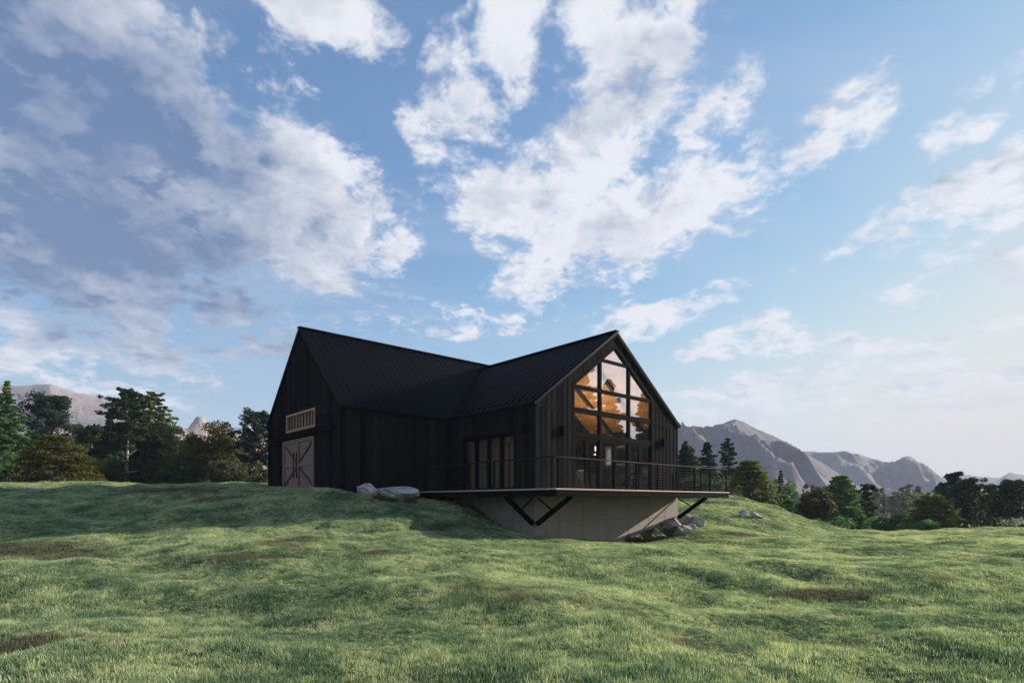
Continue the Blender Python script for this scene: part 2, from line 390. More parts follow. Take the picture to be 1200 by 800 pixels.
def m_blade(N, o):
    t, soil = grass_field(N)
    oi = N.new('ShaderNodeObjectInfo')
    t = N.math('ADD', t, N.math('MULTIPLY', N.math('SUBTRACT', oi.outputs['Random'], 0.5), 0.16))
    c = N.ramp(t, [(0.39, (0.085, 0.165, 0.100)), (0.455, (0.195, 0.275, 0.165)), (0.53, (0.40, 0.460, 0.270)), (0.61, (0.60, 0.62, 0.40))])
    c = N.mix(N.math('MULTIPLY', soil, 0.72), c, (0.085, 0.066, 0.045))
    leafshader(N, o, c, 0.42)
mat('grass_blade', m_blade)
def m_leaf(c0, c1, c2, trans=0.38):
    def f(N, o):
        p = wpos(N); n = N.noise(p, 0.9, 3, 0.6); n2 = N.noise(p, 5, 2, 0.5)
        c = N.ramp(N.math('ADD', N.math('MULTIPLY', n, 0.6), N.math('MULTIPLY', n2, 0.4)), [(0.32, c0), (0.5, c1), (0.68, c2)])
        leafshader(N, o, c, trans)
    return f
mat('leaf_dark', m_leaf((0.018, 0.040, 0.023), (0.040, 0.071, 0.034), (0.078, 0.102, 0.044)))
mat('leaf_blue', m_leaf((0.015, 0.035, 0.030), (0.027, 0.057, 0.046), (0.049, 0.078, 0.054)))
mat('leaf_green', m_leaf((0.046, 0.114, 0.038), (0.084, 0.186, 0.059), (0.154, 0.268, 0.089)))
mat('leaf_bright', m_leaf((0.045, 0.105, 0.042), (0.085, 0.17, 0.062), (0.13, 0.23, 0.085)))
mat('leaf_olive', m_leaf((0.052, 0.074, 0.019), (0.117, 0.143, 0.034), (0.215, 0.229, 0.055)))
mat('leaf_gold', m_leaf((0.040, 0.042, 0.011), (0.082, 0.078, 0.018), (0.150, 0.142, 0.034)))
mat('leaf_rust', m_leaf((0.045, 0.052, 0.018), (0.092, 0.078, 0.026), (0.150, 0.095, 0.036)))
mat('leaf_grey', m_leaf((0.040, 0.055, 0.032), (0.075, 0.088, 0.050), (0.12, 0.125, 0.075)))
mat('leaf_dry', m_leaf((0.07, 0.048, 0.028), (0.13, 0.085, 0.05), (0.19, 0.12, 0.07)))
mat('bark_brown', wood((0.06, 0.04, 0.03), (0.13, 0.09, 0.07), (8, 8, 1.5), 0.9))
mat('bark_pale', wood((0.32, 0.29, 0.26), (0.58, 0.54, 0.49), (6, 6, 1.5), 0.85))
mat('bark_red', wood((0.14, 0.065, 0.04), (0.27, 0.13, 0.085), (8, 8, 1.5), 0.9))
def m_mountain(ca, cb):
  def f(N, o):
      p = wpos(N); n = N.noise(p, 0.012, 7, 0.6); n2 = N.noise(p, 0.05, 5, 0.65)
      geo = N.new('ShaderNodeNewGeometry'); sp = N.new('ShaderNodeSeparateXYZ'); N.set(sp.inputs[0], geo.outputs['Normal'])
      c = N.ramp(N.math('ADD', N.math('MULTIPLY', n, 0.6), N.math('MULTIPLY', n2, 0.4)), [(0.3, ca), (0.7, cb)])
      c = N.mix(N.math('MULTIPLY', N.smooth(N.noise(p, 0.02, 6, 0.7), 0.56, 0.66), 0.55), c, (0.075, 0.08, 0.05))
      principled(N, o, c, 1.0, 0, n2, 0.8, 4.0, spec=0.05)
  return f
mat('bare_rock_slope', m_mountain((0.125, 0.108, 0.115), (0.27, 0.24, 0.245)))
mat('pale_rock_slope', m_mountain((0.24, 0.195, 0.175), (0.42, 0.35, 0.315)))

# ------------------------------------------------------------------ house frame: X along the glazed gable, Y into the house
HX, HY0, HROT = 0.845, 20.99, math.atan2(0.664, 0.748)
cB = Vector((math.cos(HROT), math.sin(HROT))); cA = Vector((-math.sin(HROT), math.cos(HROT)))
def H2W(s, a): v = Vector((HX, HY0)) + cB * s + cA * a; return v.x, v.y

# ------------------------------------------------------------------ terrain
def ctl():
    pts = []
    def c(px, d, z): pts.append(((px - 600) / F * d, d, z))
    def h(s, a, z): x, y = H2W(s, a); pts.append((x, y, z))
    for px in (0, 600, 1200): c(px, 5, -1.6)
    for px, z in ((0, -1.42), (300, -1.45), (600, -1.55), (900, -1.62), (1200, -1.62)): c(px, 10, z)
    for px, z in ((0, -1.05), (200, -1.05), (400, -1.15), (600, -1.38), (800, -1.55), (1200, -1.68)): c(px, 14, z)
    for px, z in ((0, -.42), (200, -.40), (400, -.55), (480, -.75), (550, -1.0), (627, -1.25), (800, -1.58), (1000, -1.7), (1200, -1.75)): c(px, 18, z)
    for px, z in ((0, .35), (200, .36), (350, .40), (430, .24)): c(px, 22, z)
    for px, z in ((0, .78), (150, .8), (280, .76)): c(px, 27, z)
    for px, z in ((-200, .55), (-400, .3)): c(px, 27, z)
    h(-5, 5.4, .47); h(-5, 9.4, .62); h(-5, 13.5, .72); h(-3.5, 5.3, .30); h(-1.7, 5.3, .08); h(-1.7, 3.0, -.12); h(-2.6, 4.3, .1); h(-3.4, 3.6, -.03)
    h(0, 4.9, .1); h(0, 2.83, -.52); h(0, 1.77, -.95); h(0, .79, -1.16); h(0, 0, -1.24)
    h(1.5, 0, -1.36); h(4.6, 0, -1.62); h(7.1, 0, -1.45); h(9.45, 0, -1.1); h(4.6, -3, -1.6); h(8, -3, -1.45); h(-1.5, -2.6, -1.28)
    h(9.6, 2.5, -.75); h(9.6, 5, -.1); h(4.7, 3, -.4)
    c(828, 28, -1.22); c(878, 30, -1.02); c(870, 36, .16); c(910, 35.5, -.30); c(935, 35, -.86); c(958, 34.5, -1.5); c(825, 36, .22); c(925, 30, -1.48); c(870, 42, .05)
    c(1000, 30, -1.75); c(1100, 30, -1.75); c(1200, 30, -1.78)
    c(1000, 40, -1.98); c(1100, 40, -1.87); c(1200, 41, -1.93); c(1350, 41, -2.0)
    for px in (960, 1080, 1200, 1320): c(px, 50, -3.3); c(px, 60, -4.2)
    c(860, 55, -1.6); c(800, 60, -1.5)
    h(5, 15, .6); h(12, 14, .4); h(5, 25, .4)
    for px, z in ((0, .78), (200, .85)): c(px, 42, z); c(px, 60, z)
    for x, y, z in ((0, -12, -1.6), (-22, -6, -1.5), (22, -6, -1.65), (-20, 12, -1.1), (30, 20, -1.75), (45, 30, -2.2), (50, 8, -1.9), (-40, 20, .2), (-45, 40, .6), (-45, 0, -1.2)):
        pts.append((x, y, z))
    return np.array(pts)
CT = ctl()
def tps_fit(C, lam=0.02):
    n = len(C); X = C[:, :2]
    d2 = ((X[:, None] - X[None]) ** 2).sum(-1); K = 0.5 * d2 * np.log(d2 + 1e-9) + np.eye(n) * lam
    Pm = np.c_[np.ones(n), X]; A = np.zeros((n + 3, n + 3)); A[:n, :n] = K; A[:n, n:] = Pm; A[n:, :n] = Pm.T
    return np.linalg.solve(A, np.r_[C[:, 2], 0, 0, 0])
TW = tps_fit(CT)
def tps(x, y):
    sh = x.shape; x = x.ravel(); y = y.ravel(); out = np.empty(len(x))
    for i in range(0, len(x), 20000):
        d2 = (x[i:i + 20000, None] - CT[None, :, 0]) ** 2 + (y[i:i + 20000, None] - CT[None, :, 1]) ** 2
        out[i:i + 20000] = (0.5 * d2 * np.log(d2 + 1e-9)) @ TW[:-3] + TW[-3] + TW[-2] * x[i:i + 20000] + TW[-1] * y[i:i + 20000]
    return out.reshape(sh)
def vnoise(x, y, seed=0):
    """value noise on a lattice, smooth, roughly -1..1"""
    r = np.random.default_rng(seed).uniform(-1, 1, (256, 256))
    xi = np.floor(x).astype(int); yi = np.floor(y).astype(int); fx = x - xi; fy = y - yi
    fx = fx * fx * fx * (fx * (fx * 6 - 15) + 10); fy = fy * fy * fy * (fy * (fy * 6 - 15) + 10)
    g = lambda i, j: r[i & 255, j & 255]
    return (g(xi, yi) * (1 - fx) + g(xi + 1, yi) * fx) * (1 - fy) + (g(xi, yi + 1) * (1 - fx) + g(xi + 1, yi + 1) * fx) * fy
def fbm(x, y, oct=4, seed=0, gain=0.5):
    s = 0; a = 1.0
    for k in range(oct): s = s + a * vnoise(x * 2 ** k + 17.3 * k, y * 2 ** k + 5.7 * k, seed + k); a *= gain
    return s
def terr(x, y):
    x = np.asarray(x, float); y = np.asarray(y, float)
    z = tps(x, y)
    r = np.hypot(x - 2, y - 22); k = np.clip((r - 48) / 40, 0, 1); k = k * k * (3 - 2 * k)
    az = np.arctan2(x, np.maximum(y, 1)); side = 1 / (1 + np.exp(-(az - 0.15) * 8))
    far = 0.6 * (1 - side) - 5.0 * side
    far = far + np.clip((r - 200) / 500, 0, 1) * -3
    z = z * (1 - k) + far * k
    # hummocks, calmer around the house
    hs = np.hypot(x - H2W(3, 4)[0], y - H2W(3, 4)[1]); calm = 0.35 + 0.65 * np.clip((hs - 6) / 8, 0, 1)
    z = z + calm * (0.16 * fbm(x / 4.4, y / 4.4, 2, 3) + 0.12 * fbm(x / 1.4, y / 1.4, 2, 8) + 0.018 * fbm(x / 0.32, y / 0.32, 2, 21))
    return z
def grow(lo, hi, step, far_lo, far_hi, g=1.16):
    a = list(np.arange(lo, hi + step / 2, step)); s = step
    v = a[-1]
    while v < far_hi: s *= g; v += s; a.append(v)
    s = step; v = a[0]; pre = []
    while v > far_lo: s *= g; v -= s; pre.append(v)
    return np.array(pre[::-1] + a)
def grid_mesh(name, xs, ys, zf, m, parent=None, keep=None):
    X, Y = np.meshgrid(xs, ys); Z = zf(X, Y); V = np.stack([X, Y, Z], -1).reshape(-1, 3)
    nx = len(xs); i = np.arange(len(ys) - 1)[:, None] * nx + np.arange(nx - 1)[None]
    Fc = np.stack([i, i + 1, i + nx + 1, i + nx], -1).reshape(-1, 4)
    if keep is not None:
        cen = V[Fc].mean(1); Fc = Fc[keep(cen[:, 0], cen[:, 1])]
        used = np.unique(Fc); remap = np.zeros(len(V), int); remap[used] = np.arange(len(used)); V = V[used]; Fc = remap[Fc]
    return mesh_np(name, V, Fc, 4, m, parent, True)
ground = grid_mesh('ground', grow(-30, 38, 0.2, -2600, 2600), grow(2, 44, 0.2, -400, 2600), terr, MATS['ground'])
tag(ground, kind='structure')
def gz(x, y): return float(terr(np.array([x]), np.array([y]))[0])

# ------------------------------------------------------------------ mountains
def mountain(name, sky, r0, r1, rpk, seed, amp, m='bare_rock_slope', naz=480, nr=170, base=-8):
    """sky: list of (photo px, photo py) of the ridge, standing at distance rpk"""
    px = np.array([p[0] for p in sky], float); hz = np.array([(HY - p[1]) / F * rpk for p in sky])
    t = np.linspace(0, 1, naz); u = px[0] + (px[-1] - px[0]) * t
    prof = np.interp(u, px, hz)
    rr = r0 + (r1 - r0) * np.linspace(0, 1, nr)
    U, RR = np.meshgrid(u, rr)
    X = (U - 600) / F * RR; Y = RR
    q = (RR - rpk) / np.where(RR < rpk, rpk - r0, r1 - rpk); shape = np.clip(1 - np.abs(q), 0, 1)
    Pf = np.interp(U + 34 * vnoise(RR / 90, U / 60, seed + 5) * np.abs(q) * 2.0, px, hz)
    hgt = Pf * shape ** 1.15
    # ridged spurs running down slope
    wx = X + 60 * fbm(X / 300, Y / 300, 3, seed + 40); wy = Y + 60 * fbm(X / 300, Y / 300, 3, seed + 50)
    rid = 0; a = 1.0; fr = 1 / 190.0
    for k in range(5):
        n = 1 - np.sqrt(vnoise(wx * fr + 9.1 * k, wy * fr * 0.55 + 3.3 * k, seed + k) ** 2 + .004) * 2; rid = rid + a * n; a *= 0.50; fr *= 2.05
    rid = rid - 0.62; env = np.clip(6.75 * shape * (1.0 - shape) ** 2, 0, 1) * np.clip((1 - shape) * 5 - .12, 0, 1) * np.where(RR > rpk, .25, 1.0)
    hgt = hgt + rid * amp * env * np.clip(Pf / 100, 0.2, 1.4) + 1.1 * fbm(X / 16, Y / 16, 3, seed + 9) * shape
    tgt = prof / rpk; H0 = hgt - base * shape; kk = np.ones(naz)
    ker = np.hanning(31); ker /= ker.sum()
    for _ in range(6):
        cur = ((base + H0 * kk) / RR).max(0); kk = kk * np.clip((tgt + .012) / np.maximum(cur + .012, 1e-4), .5, 1.6)
        kk = np.convolve(np.pad(kk, 15, 'edge'), ker, 'valid')
    Z = base + H0 * kk
    V = np.stack([X, Y, Z], -1).reshape(-1, 3); i = np.arange(nr - 1)[:, None] * naz + np.arange(naz - 1)[None]
    Fc = np.stack([i, i + 1, i + naz + 1, i + naz], -1).reshape(-1, 4)
    o = mesh_np(name, V, Fc, 4, MATS[m], None, True); tag(o, kind='structure'); return o
mountain('mountain', [(-420, 520), (-250, 470), (-120, 455), (-40, 449), (20, 452), (60, 450), (85, 459), (120, 466), (150, 474), (185, 495), (205, 503), (222, 496), (233, 489), (244, 495), (262, 502), (300, 512), (380, 540), (470, 575), (520, 592)], 330, 1250, 800, 3, 85, 'pale_rock_slope')
mountain('mountain', [(640, 590), (700, 545), (760, 505), (795, 494), (806, 499), (822, 501), (836, 499), (850, 494), (862, 490.5), (873, 495), (888, 503), (905, 510), (925, 519), (943, 530), (962, 541), (985, 556), (1010, 572), (1040, 588), (1070, 597)], 420, 1150, 780, 23, 66)
mountain('mountain', [(820, 590), (880, 555), (920, 536), (945, 528), (965, 530), (985, 528.5), (1008, 532), (1018, 536), (1035, 540), (1046, 543), (1056, 535), (1066, 534), (1075, 539), (1088, 547), (1100, 557), (1115, 569), (1135, 580), (1170, 592)], 700, 1700, 1150, 51, 64)
mountain('mountain', [(960, 588), (1030, 572), (1090, 562), (1108, 558), (1130, 556), (1150, 558), (1172, 560), (1184, 553), (1196, 556), (1230, 560), (1300, 545), (1380, 550), (1480, 575), (1600, 592)], 1000, 2300, 1600, 77, 44)

# ------------------------------------------------------------------ haze
hz = MB().box((-1500, -120, -14), (1700, 2420, 240))
def m_haze(N, o):
    p = N.new('ShaderNodeVolumePrincipled'); p.inputs['Color'].default_value = (0.72, 0.80, 1.0, 1); p.inputs['Density'].default_value = 0.00030; p.inputs['Anisotropy'].default_value = 0.0
    N.l.new(p.outputs[0], o.inputs['Volume'])
mat('haze_air', m_haze)
haze = hz.build('haze', MATS['haze_air']); tag(haze, kind='stuff')

# ------------------------------------------------------------------ the house
house = empty('barn_house', (HX, HY0, 0), HROT, label='black board-and-batten barn house with glazed gable, wraparound deck and concrete base', cat='house')
WW, A1 = 9.45, 5.40              # wing width, distance from gable to main block
ZF = 0.443                       # deck and floor level
ZE = 3.62; WR = 7.08             # wing eave and ridge (wall tops)
CX = WW / 2; SL = (WR - ZE) / CX
MS0, MS1, MA1 = -5.0, 14.5, 13.48; MC = (A1 + MA1) / 2; MR = 7.42; MSL = (MR - ZE) / (MC - A1)
front = lambda p, z, n: (p, -n, z)
wside = lambda p, z, n: (-n, p, z)
rside = lambda p, z, n: (WW + n, p, z)
mside = lambda p, z, n: (p, A1 - n, z)
gable = lambda p, z, n: (MS0 - n, p, z)
T = 0.22
zw = lambda s: WR - abs(s - CX) * SL      # wing wall top
zm = lambda a: MR - abs(a - MC) * MSL
BK = MATS['black_timber']; BM = MATS['black_metal']; GL = MATS['glass']
def battens(b, mp, ps, lo, hi, w=0.05, d=0.026):
    for p in ps:
        l, h = lo(p), hi(p)
        if h - l > 0.05: b.prism([(p - w / 2, l), (p + w / 2, l), (p + w / 2, h), (p - w / 2, h)], mp, 0.0, d)
# glazed gable opening
GX0, GX1 = 2.02, 7.43; GT = 6.62; gz_top = lambda s: GT - abs(s - CX) * SL; GSH = gz_top(GX0)
# --- wing walls
w = MB()
w.prism([(0, ZF), (GX0, ZF), (GX0, zw(GX0)), (0, zw(0))], front, -T, 0)
w.prism([(GX1, ZF), (WW, ZF), (WW, zw(WW)), (GX1, zw(GX1))], front, -T, 0)
w.prism([(GX0, GSH), (CX, GT), (CX, WR), (GX0, zw(GX0))], front, -T, 0)
w.prism([(CX, GT), (GX1, GSH), (GX1, zw(GX1)), (CX, WR)], front, -T, 0)
ps = np.arange(0.04, WW, 0.292)
battens(w, front, [p for p in ps if p < GX0 - 0.1 or p > GX1 + 0.1], lambda p: ZF, lambda p: zw(p) - 0.12, 0.05, 0.014)
battens(w, front, [p for p in ps if GX0 <= p <= GX1], lambda p: gz_top(p) + 0.06, lambda p: zw(p) - 0.1, 0.045, 0.008)
for x0, x1 in ((0, GX0 - 0.06), (GX1 + 0.06, WW)): w.prism([(x0, ZE - 0.09), (x1, ZE - 0.09), (x1, ZE + 0.02), (x0, ZE + 0.02)], front, 0, 0.020)
w.build('gable_wall', BK, house)
w = MB(); D0, D1, DH = 1.05, 4.43, 2.73
w.prism([(T, ZF), (D0, ZF), (D0, ZE), (T, ZE)], wside, -T, 0)
w.prism([(D1, ZF), (A1, ZF), (A1, ZE), (D1, ZE)], wside, -T, 0)
w.prism([(D0, DH), (D1, DH), (D1, ZE), (D0, ZE)], wside, -T, 0)
battens(w, wside, np.arange(0.06, A1 - .1, 0.292), lambda p: DH + 0.1 if D0 - 0.06 < p < D1 + 0.06 else ZF, lambda p: ZE - 0.1)
w.prism([(0, ZE - 0.14), (A1, ZE - 0.14), (A1, ZE - 0.02), (0, ZE - 0.02)], wside, 0, 0.034)
w.build('side_wall', BK, house)
w = MB(); RW0, RW1, RZ0, RZ1 = 2.75, 4.15, 1.90, 2.90     # small window in the far side wall
w.prism([(T, ZF), (RW0, ZF), (RW0, ZE), (T, ZE)], rside, -T, 0); w.prism([(RW1, ZF), (A1, ZF), (A1, ZE), (RW1, ZE)], rside, -T, 0)
w.prism([(RW0, ZF), (RW1, ZF), (RW1, RZ0), (RW0, RZ0)], rside, -T, 0); w.prism([(RW0, RZ1), (RW1, RZ1), (RW1, ZE), (RW0, ZE)], rside, -T, 0)
battens(w, rside, np.arange(0.06, A1, 0.292), lambda p: ZF, lambda p: RZ0 if RW0 < p < RW1 else ZE)
w.build('side_wall', BK, house)
# --- main block walls (doors on the gable end)
w = MB()
DA0, DA1, DZ = 8.0 - 0.08, 11.42, 2.74; TA0, TA1, TZ0, TZ1 = 7.84, 11.02, 3.10, 3.90
DA0, DA1 = 7.90, 11.40
G0 = -0.4
w.prism([(A1, G0), (DA0, G0), (DA0, zm(DA0)), (A1, zm(A1))], gable, -T, 0); w.prism([(DA1, G0), (MA1, G0), (MA1, zm(MA1)), (DA1, zm(DA1))], gable, -T, 0)
w.prism([(DA0, DZ), (DA1, DZ), (DA1, TZ0), (DA0, TZ0)], gable, -T, 0)
w.prism([(TA1, TZ0), (DA1, TZ0), (DA1, TZ1), (TA1, TZ1)], gable, -T, 0)
w.prism([(DA0, TZ1), (DA1, TZ1), (DA1, zm(DA1)), (MC, MR), (DA0, zm(DA0))], gable, -T, 0)
for a in np.arange(A1 + 0.06, MA1, 0.30):
    if DA0 - 0.05 < a < DA1 + 0.05: battens(w, gable, [a], lambda p: TZ1 + 0.12, lambda p: zm(p) - 0.05)
    else: battens(w, gable, [a], lambda p: G0, lambda p: zm(p) - 0.05)
for x0, x1 in ((A1, DA0 - 0.15), (DA1 + 0.1, MA1)): w.prism([(x0, ZE - 0.1), (x1, ZE - 0.1), (x1, ZE + 0.06), (x0, ZE + 0.06)], gable, 0, 0.045)
w.build('gable_wall', BK, house)
w = MB()
w.prism([(MS0 + T, G0), (0.0, G0), (0.0, ZE), (MS0 + T, ZE)], mside, -T, 0)
w2_ = MB().prism([(WW, G0), (MS1 - T, G0), (MS1 - T, ZE), (WW, ZE)], mside, -T, 0); w2_.build('side_wall', BK, house)
battens(w, mside, np.arange(MS0 + 0.05, -0.05, 0.39), lambda p: G0, lambda p: ZE - 0.1)
w.prism([(MS0, ZE - 0.14), (0, ZE - 0.14), (0, ZE - 0.02), (MS0, ZE - 0.02)], mside, 0, 0.034)
w.build('side_wall', BK, house)
w = MB(); w.box((MS0 + T, MA1 - T, G0), (MS1 - T, MA1, ZE)); w.build('rear_wall', BK, house)
w = MB(); w.prism([(A1, G0), (MA1, G0), (MA1, ZE), (MC, MR), (A1, ZE)], lambda p, z, n: (MS1 - n, p, z), 0, T); w.build('gable_wall', BK, house)
# --- roofs: thin black standing-seam sheets
RT = 0.10
def roof_main():
    b = MB(); ov = 0.10; ro = 0.08
    for sgn in (-1, 1):
        e = A1 - ov if sgn < 0 else MA1 + ov; ze = zm(A1) - ov * MSL
        s0, s1 = MS0 - ro, MS1 + ro
        b.add([(s0, e, ze), (s1, e, ze), (s1, MC, MR), (s0, MC, MR), (s0, e, ze + RT), (s1, e, ze + RT), (s1, MC, MR + RT), (s0, MC, MR + RT)],
              [(0, 1, 2, 3), (7, 6, 5, 4), (0, 4, 5, 1), (1, 5, 6, 2), (2, 6, 7, 3), (3, 7, 4, 0)])
        for s in np.arange(s0 + 0.2, s1, 0.31):
            if sgn > 0: continue
            b.add([(s - .014, e, ze + RT), (s + .014, e, ze + RT), (s + .014, MC, MR + RT), (s - .014, MC, MR + RT), (s - .014, e, ze + RT + .015), (s + .014, e, ze + RT + .015), (s + .014, MC, MR + RT + .015), (s - .014, MC, MR + RT + .015)],
                  [(0, 1, 2, 3), (7, 6, 5, 4), (0, 4, 5, 1), (1, 5, 6, 2), (2, 6, 7, 3), (3, 7, 4, 0)])
    return b
b = roof_main(); rm = b.build('roof', MATS['roof_metal'], house)
MB().bar((MS0 - 0.09, MC, MR + RT + 0.02), (MS1 + 0.09, MC, MR + RT + 0.02), 0.26, 0.05).build('ridge_cap', MATS['roof_metal'], rm)
def hit(s):   # a where the wing roof surface at s meets the main roof
    return A1 + (zw(s) - ZE) / MSL
b = MB(); ov = 0.10; f0 = -0.09
for sgn in (-1, 1):
    e = -ov if sgn < 0 else WW + ov; ze = ZE - ov * SL
    ae_, ar = A1 - 0.02, hit(CX) + 0.12
    b.add([(e, f0, ze), (CX, f0, WR), (CX, ar, WR), (e, ae_, ze), (e, f0, ze + RT), (CX, f0, WR + RT), (CX, ar, WR + RT), (e, ae_, ze + RT)],
          [(0, 1, 2, 3), (7, 6, 5, 4), (0, 4, 5, 1), (1, 5, 6, 2), (2, 6, 7, 3), (3, 7, 4, 0)])
    if sgn < 0:
        for a in np.arange(0.12, ar, 0.36):
            smin = 0 if a < A1 else (a - A1) * MSL / SL
            if smin >= CX - .1: continue
            z0 = ZE + smin * SL + RT if a >= A1 else ze + RT; s0 = smin if a >= A1 else e
            b.add([(s0, a - .014, z0), (s0, a + .014, z0), (CX, a + .014, WR + RT), (CX, a - .014, WR + RT), (s0, a - .014, z0 + .035), (s0, a + .014, z0 + .035), (CX, a + .014, WR + RT + .015), (CX, a - .014, WR + RT + .015)],
                  [(0, 1, 2, 3), (7, 6, 5, 4), (0, 4, 5, 1), (1, 5, 6, 2), (2, 6, 7, 3), (3, 7, 4, 0)])
        for a in np.arange(0.3, A1 - .3, 0.36):     # snow guards along the eave
            for kk in (0.25,): b.box((e + kk, a - .05, ze + kk * SL + RT - .02), (e + kk + .03, a + .05, ze + kk * SL + RT + .07))
rw = b.build('roof', MATS['roof_metal'], house)
MB().bar((CX, f0 - .01, WR + RT + 0.02), (CX, hit(CX), WR + RT + 0.02), 0.24, 0.05).build('ridge_cap', MATS['roof_metal'], rw)
# rake boards under the roof edge
b = MB()
for sgn in (-1, 1):
    e = 0 if sgn < 0 else WW
    b.bar((e, -0.055, ZE - 0.05), (CX, -0.055, WR - 0.05), 0.05, 0.11)
b.build('rake_trim', BM, house)
b = MB()
for e in (A1, MA1): b.bar((MS0 - 0.05, e, ZE - 0.03), (MS0 - 0.05, MC, MR - 0.03), 0.05, 0.11, up=(0, 0, 1))
b.build('rake_trim', BM, house)
b = MB().box((-0.075, -0.02, ZE - 0.03), (-0.01, A1 - .02, ZE + 0.05)); b.build('gutter', BM, house)
b = MB().box((MS0 - .06, A1 - .075, ZE - 0.03), (-0.1, A1 - .01, ZE + 0.05)); b.build('gutter', BM, house)

# --- glazed gable: frame, mullions, panes
M1, M2 = CX - 0.965, CX + 0.965; H1, H2, H3, H4 = 5.86, 4.56, 3.63, 2.66
def bar2(b, mp, p0, z0, p1, z1, wdt, n0=-0.15, n1=-0.02):
    d = Vector((p1 - p0, z1 - z0)); L = d.length; d /= L; nrm = Vector((-d.y, d.x)) * wdt / 2
    b.prism([(p0 - nrm.x, z0 - nrm.y), (p1 - nrm.x, z1 - nrm.y), (p1 + nrm.x, z1 + nrm.y), (p0 + nrm.x, z0 + nrm.y)], mp, n0, n1)
glaz = MB()
bar2(glaz, front, GX0 + .06, ZF, GX0 + .06, GSH + .02, .12, -.16, 0.012); bar2(glaz, front, GX1 - .06, ZF, GX1 - .06, GSH + .02, .12, -.16, 0.012)
bar2(glaz, front, GX0, GSH - .07, CX, GT - .07, .13, -.158, 0.010); bar2(glaz, front, CX, GT - .07, GX1, GSH - .07, .13, -.159, 0.011)
glass_gable = glaz.build('window', BM, house)
for m_ in (M1, M2):
    b = MB(); bar2(b, front, m_, ZF, m_, gz_top(m_) - .12, .13, -.15, -.01); b.build('mullion', BM, glass_gable)
for zz_, wd, x0, x1 in ((H1, .11, M1 + .065, M2 - .065), (H2, .14, GX0 + .12, GX1 - .12), (H3, .20, GX0 + .12, GX1 - .12), (H4, .20, GX0 + .12, GX1 - .12)):
    b = MB(); bar2(b, front, x0, zz_, x1, zz_, wd, -.147 - wd * 0.01, -.013 - wd * 0.01); b.build('transom_bar', BM, glass_gable)
def pane(poly, mp=front, n=-0.085, par=None, thick=0.006, m=None):
    MB().prism(poly, mp, n, n + thick).build('pane', m or GL, par or glass_gable)
xs3 = [GX0 + .12, M1, M2, GX1 - .12]
pane([(M1, H1), (M2, H1), (M2, gz_top(M2) - .1), (CX, GT - .1), (M1, gz_top(M1) - .1)])
pane([(GX0 + .1, H2), (M1, H2), (M1, gz_top(M1) - .1), (GX0 + .1, gz_top(GX0 + .1) - .1)]); pane([(M1, H2), (M2, H2), (M2, H1), (M1, H1)]); pane([(M2, H2), (GX1 - .1, H2), (GX1 - .1, gz_top(GX1 - .1) - .1), (M2, gz_top(M2) - .1)])
for zlo, zhi in ((H3, H2), (H4, H3)):
    for i in range(3): pane([(xs3[i], zlo), (xs3[i + 1], zlo), (xs3[i + 1], zhi), (xs3[i], zhi)])
# glass doors below the head beam
for x0, x1 in ((GX0 + .12, M1 - .065), (M1 + .065, M2 - .065), (M2 + .065, GX1 - .12)):
    xm = (x0 + x1) / 2
    for q0, q1, hs in ((x0, xm, 1), (xm, x1, -1)):
        b = MB(); z0, z1 = ZF + .01, H4 - .10
        for q, sg in ((q0, 1), (q1, -1)): b.prism([(q + .004 * sg, z0), (q + .10 * sg, z0), (q + .10 * sg, z1), (q + .004 * sg, z1)], front, -.12, -.035)
        b.prism([(q0 + .1, z0), (q1 - .1, z0), (q1 - .1, z0 + .16), (q0 + .1, z0 + .16)], front, -.119, -.036); b.prism([(q0 + .1, z1 - .1), (q1 - .1, z1 - .1), (q1 - .1, z1), (q0 + .1, z1)], front, -.119, -.036)
        dr = b.build('glass_door', BM, house)
        pane([(q0 + .1, z0 + .16), (q1 - .1, z0 + .16), (q1 - .1, z1 - .1), (q0 + .1, z1 - .1)], par=dr)
        hx = q1 - .05 if hs > 0 else q0 + .05
        MB().tube([(hx, 0.02, ZF + .8), (hx, 0.02, ZF + 1.4)], .014).build('handle', MATS['rail_metal'], dr)
# --- folding doors on the wing side
b = MB()
for a in (D0 + .04, D1 - .04): bar2(b, wside, a, ZF, a, DH, .08, -.16, .02)
bar2(b, wside, D0 + .08, DH - .04, D1 - .08, DH - .04, .08, -.158, .018)
b.build('door_frame', BM, house)
LW = (D1 - D0 - .16) / 4
for i in range(4):
    q0, q1 = D0 + .08 + i * LW, D0 + .08 + (i + 1) * LW; z0, z1 = ZF + .01, DH - .085
    b = MB()
    for q, sg in ((q0, 1), (q1, -1)): b.prism([(q + .004 * sg, z0), (q + .095 * sg, z0), (q + .095 * sg, z1), (q + .004 * sg, z1)], wside, -.12, -.03)
    b.prism([(q0 + .095, z0), (q1 - .095, z0), (q1 - .095, z0 + .12), (q0 + .095, z0 + .12)], wside, -.119, -.031); b.prism([(q0 + .095, z1 - .1), (q1 - .095, z1 - .1), (q1 - .095, z1), (q0 + .095, z1)], wside, -.119, -.031)
    dr = b.build('glass_door', BM, house)
    pane([(q0 + .09, z0 + .1), (q1 - .09, z0 + .1), (q1 - .09, z1 - .09), (q0 + .09, z1 - .09)], wside, -.08, dr, m=MATS['small_glass'])
    if i in (1, 2):
        hx = q1 - .05 if i == 1 else q0 + .05
        MB().tube([(-.02, hx, ZF + .85), (-.02, hx, ZF + 1.25)], .013).build('handle', MATS['rail_metal'], dr)
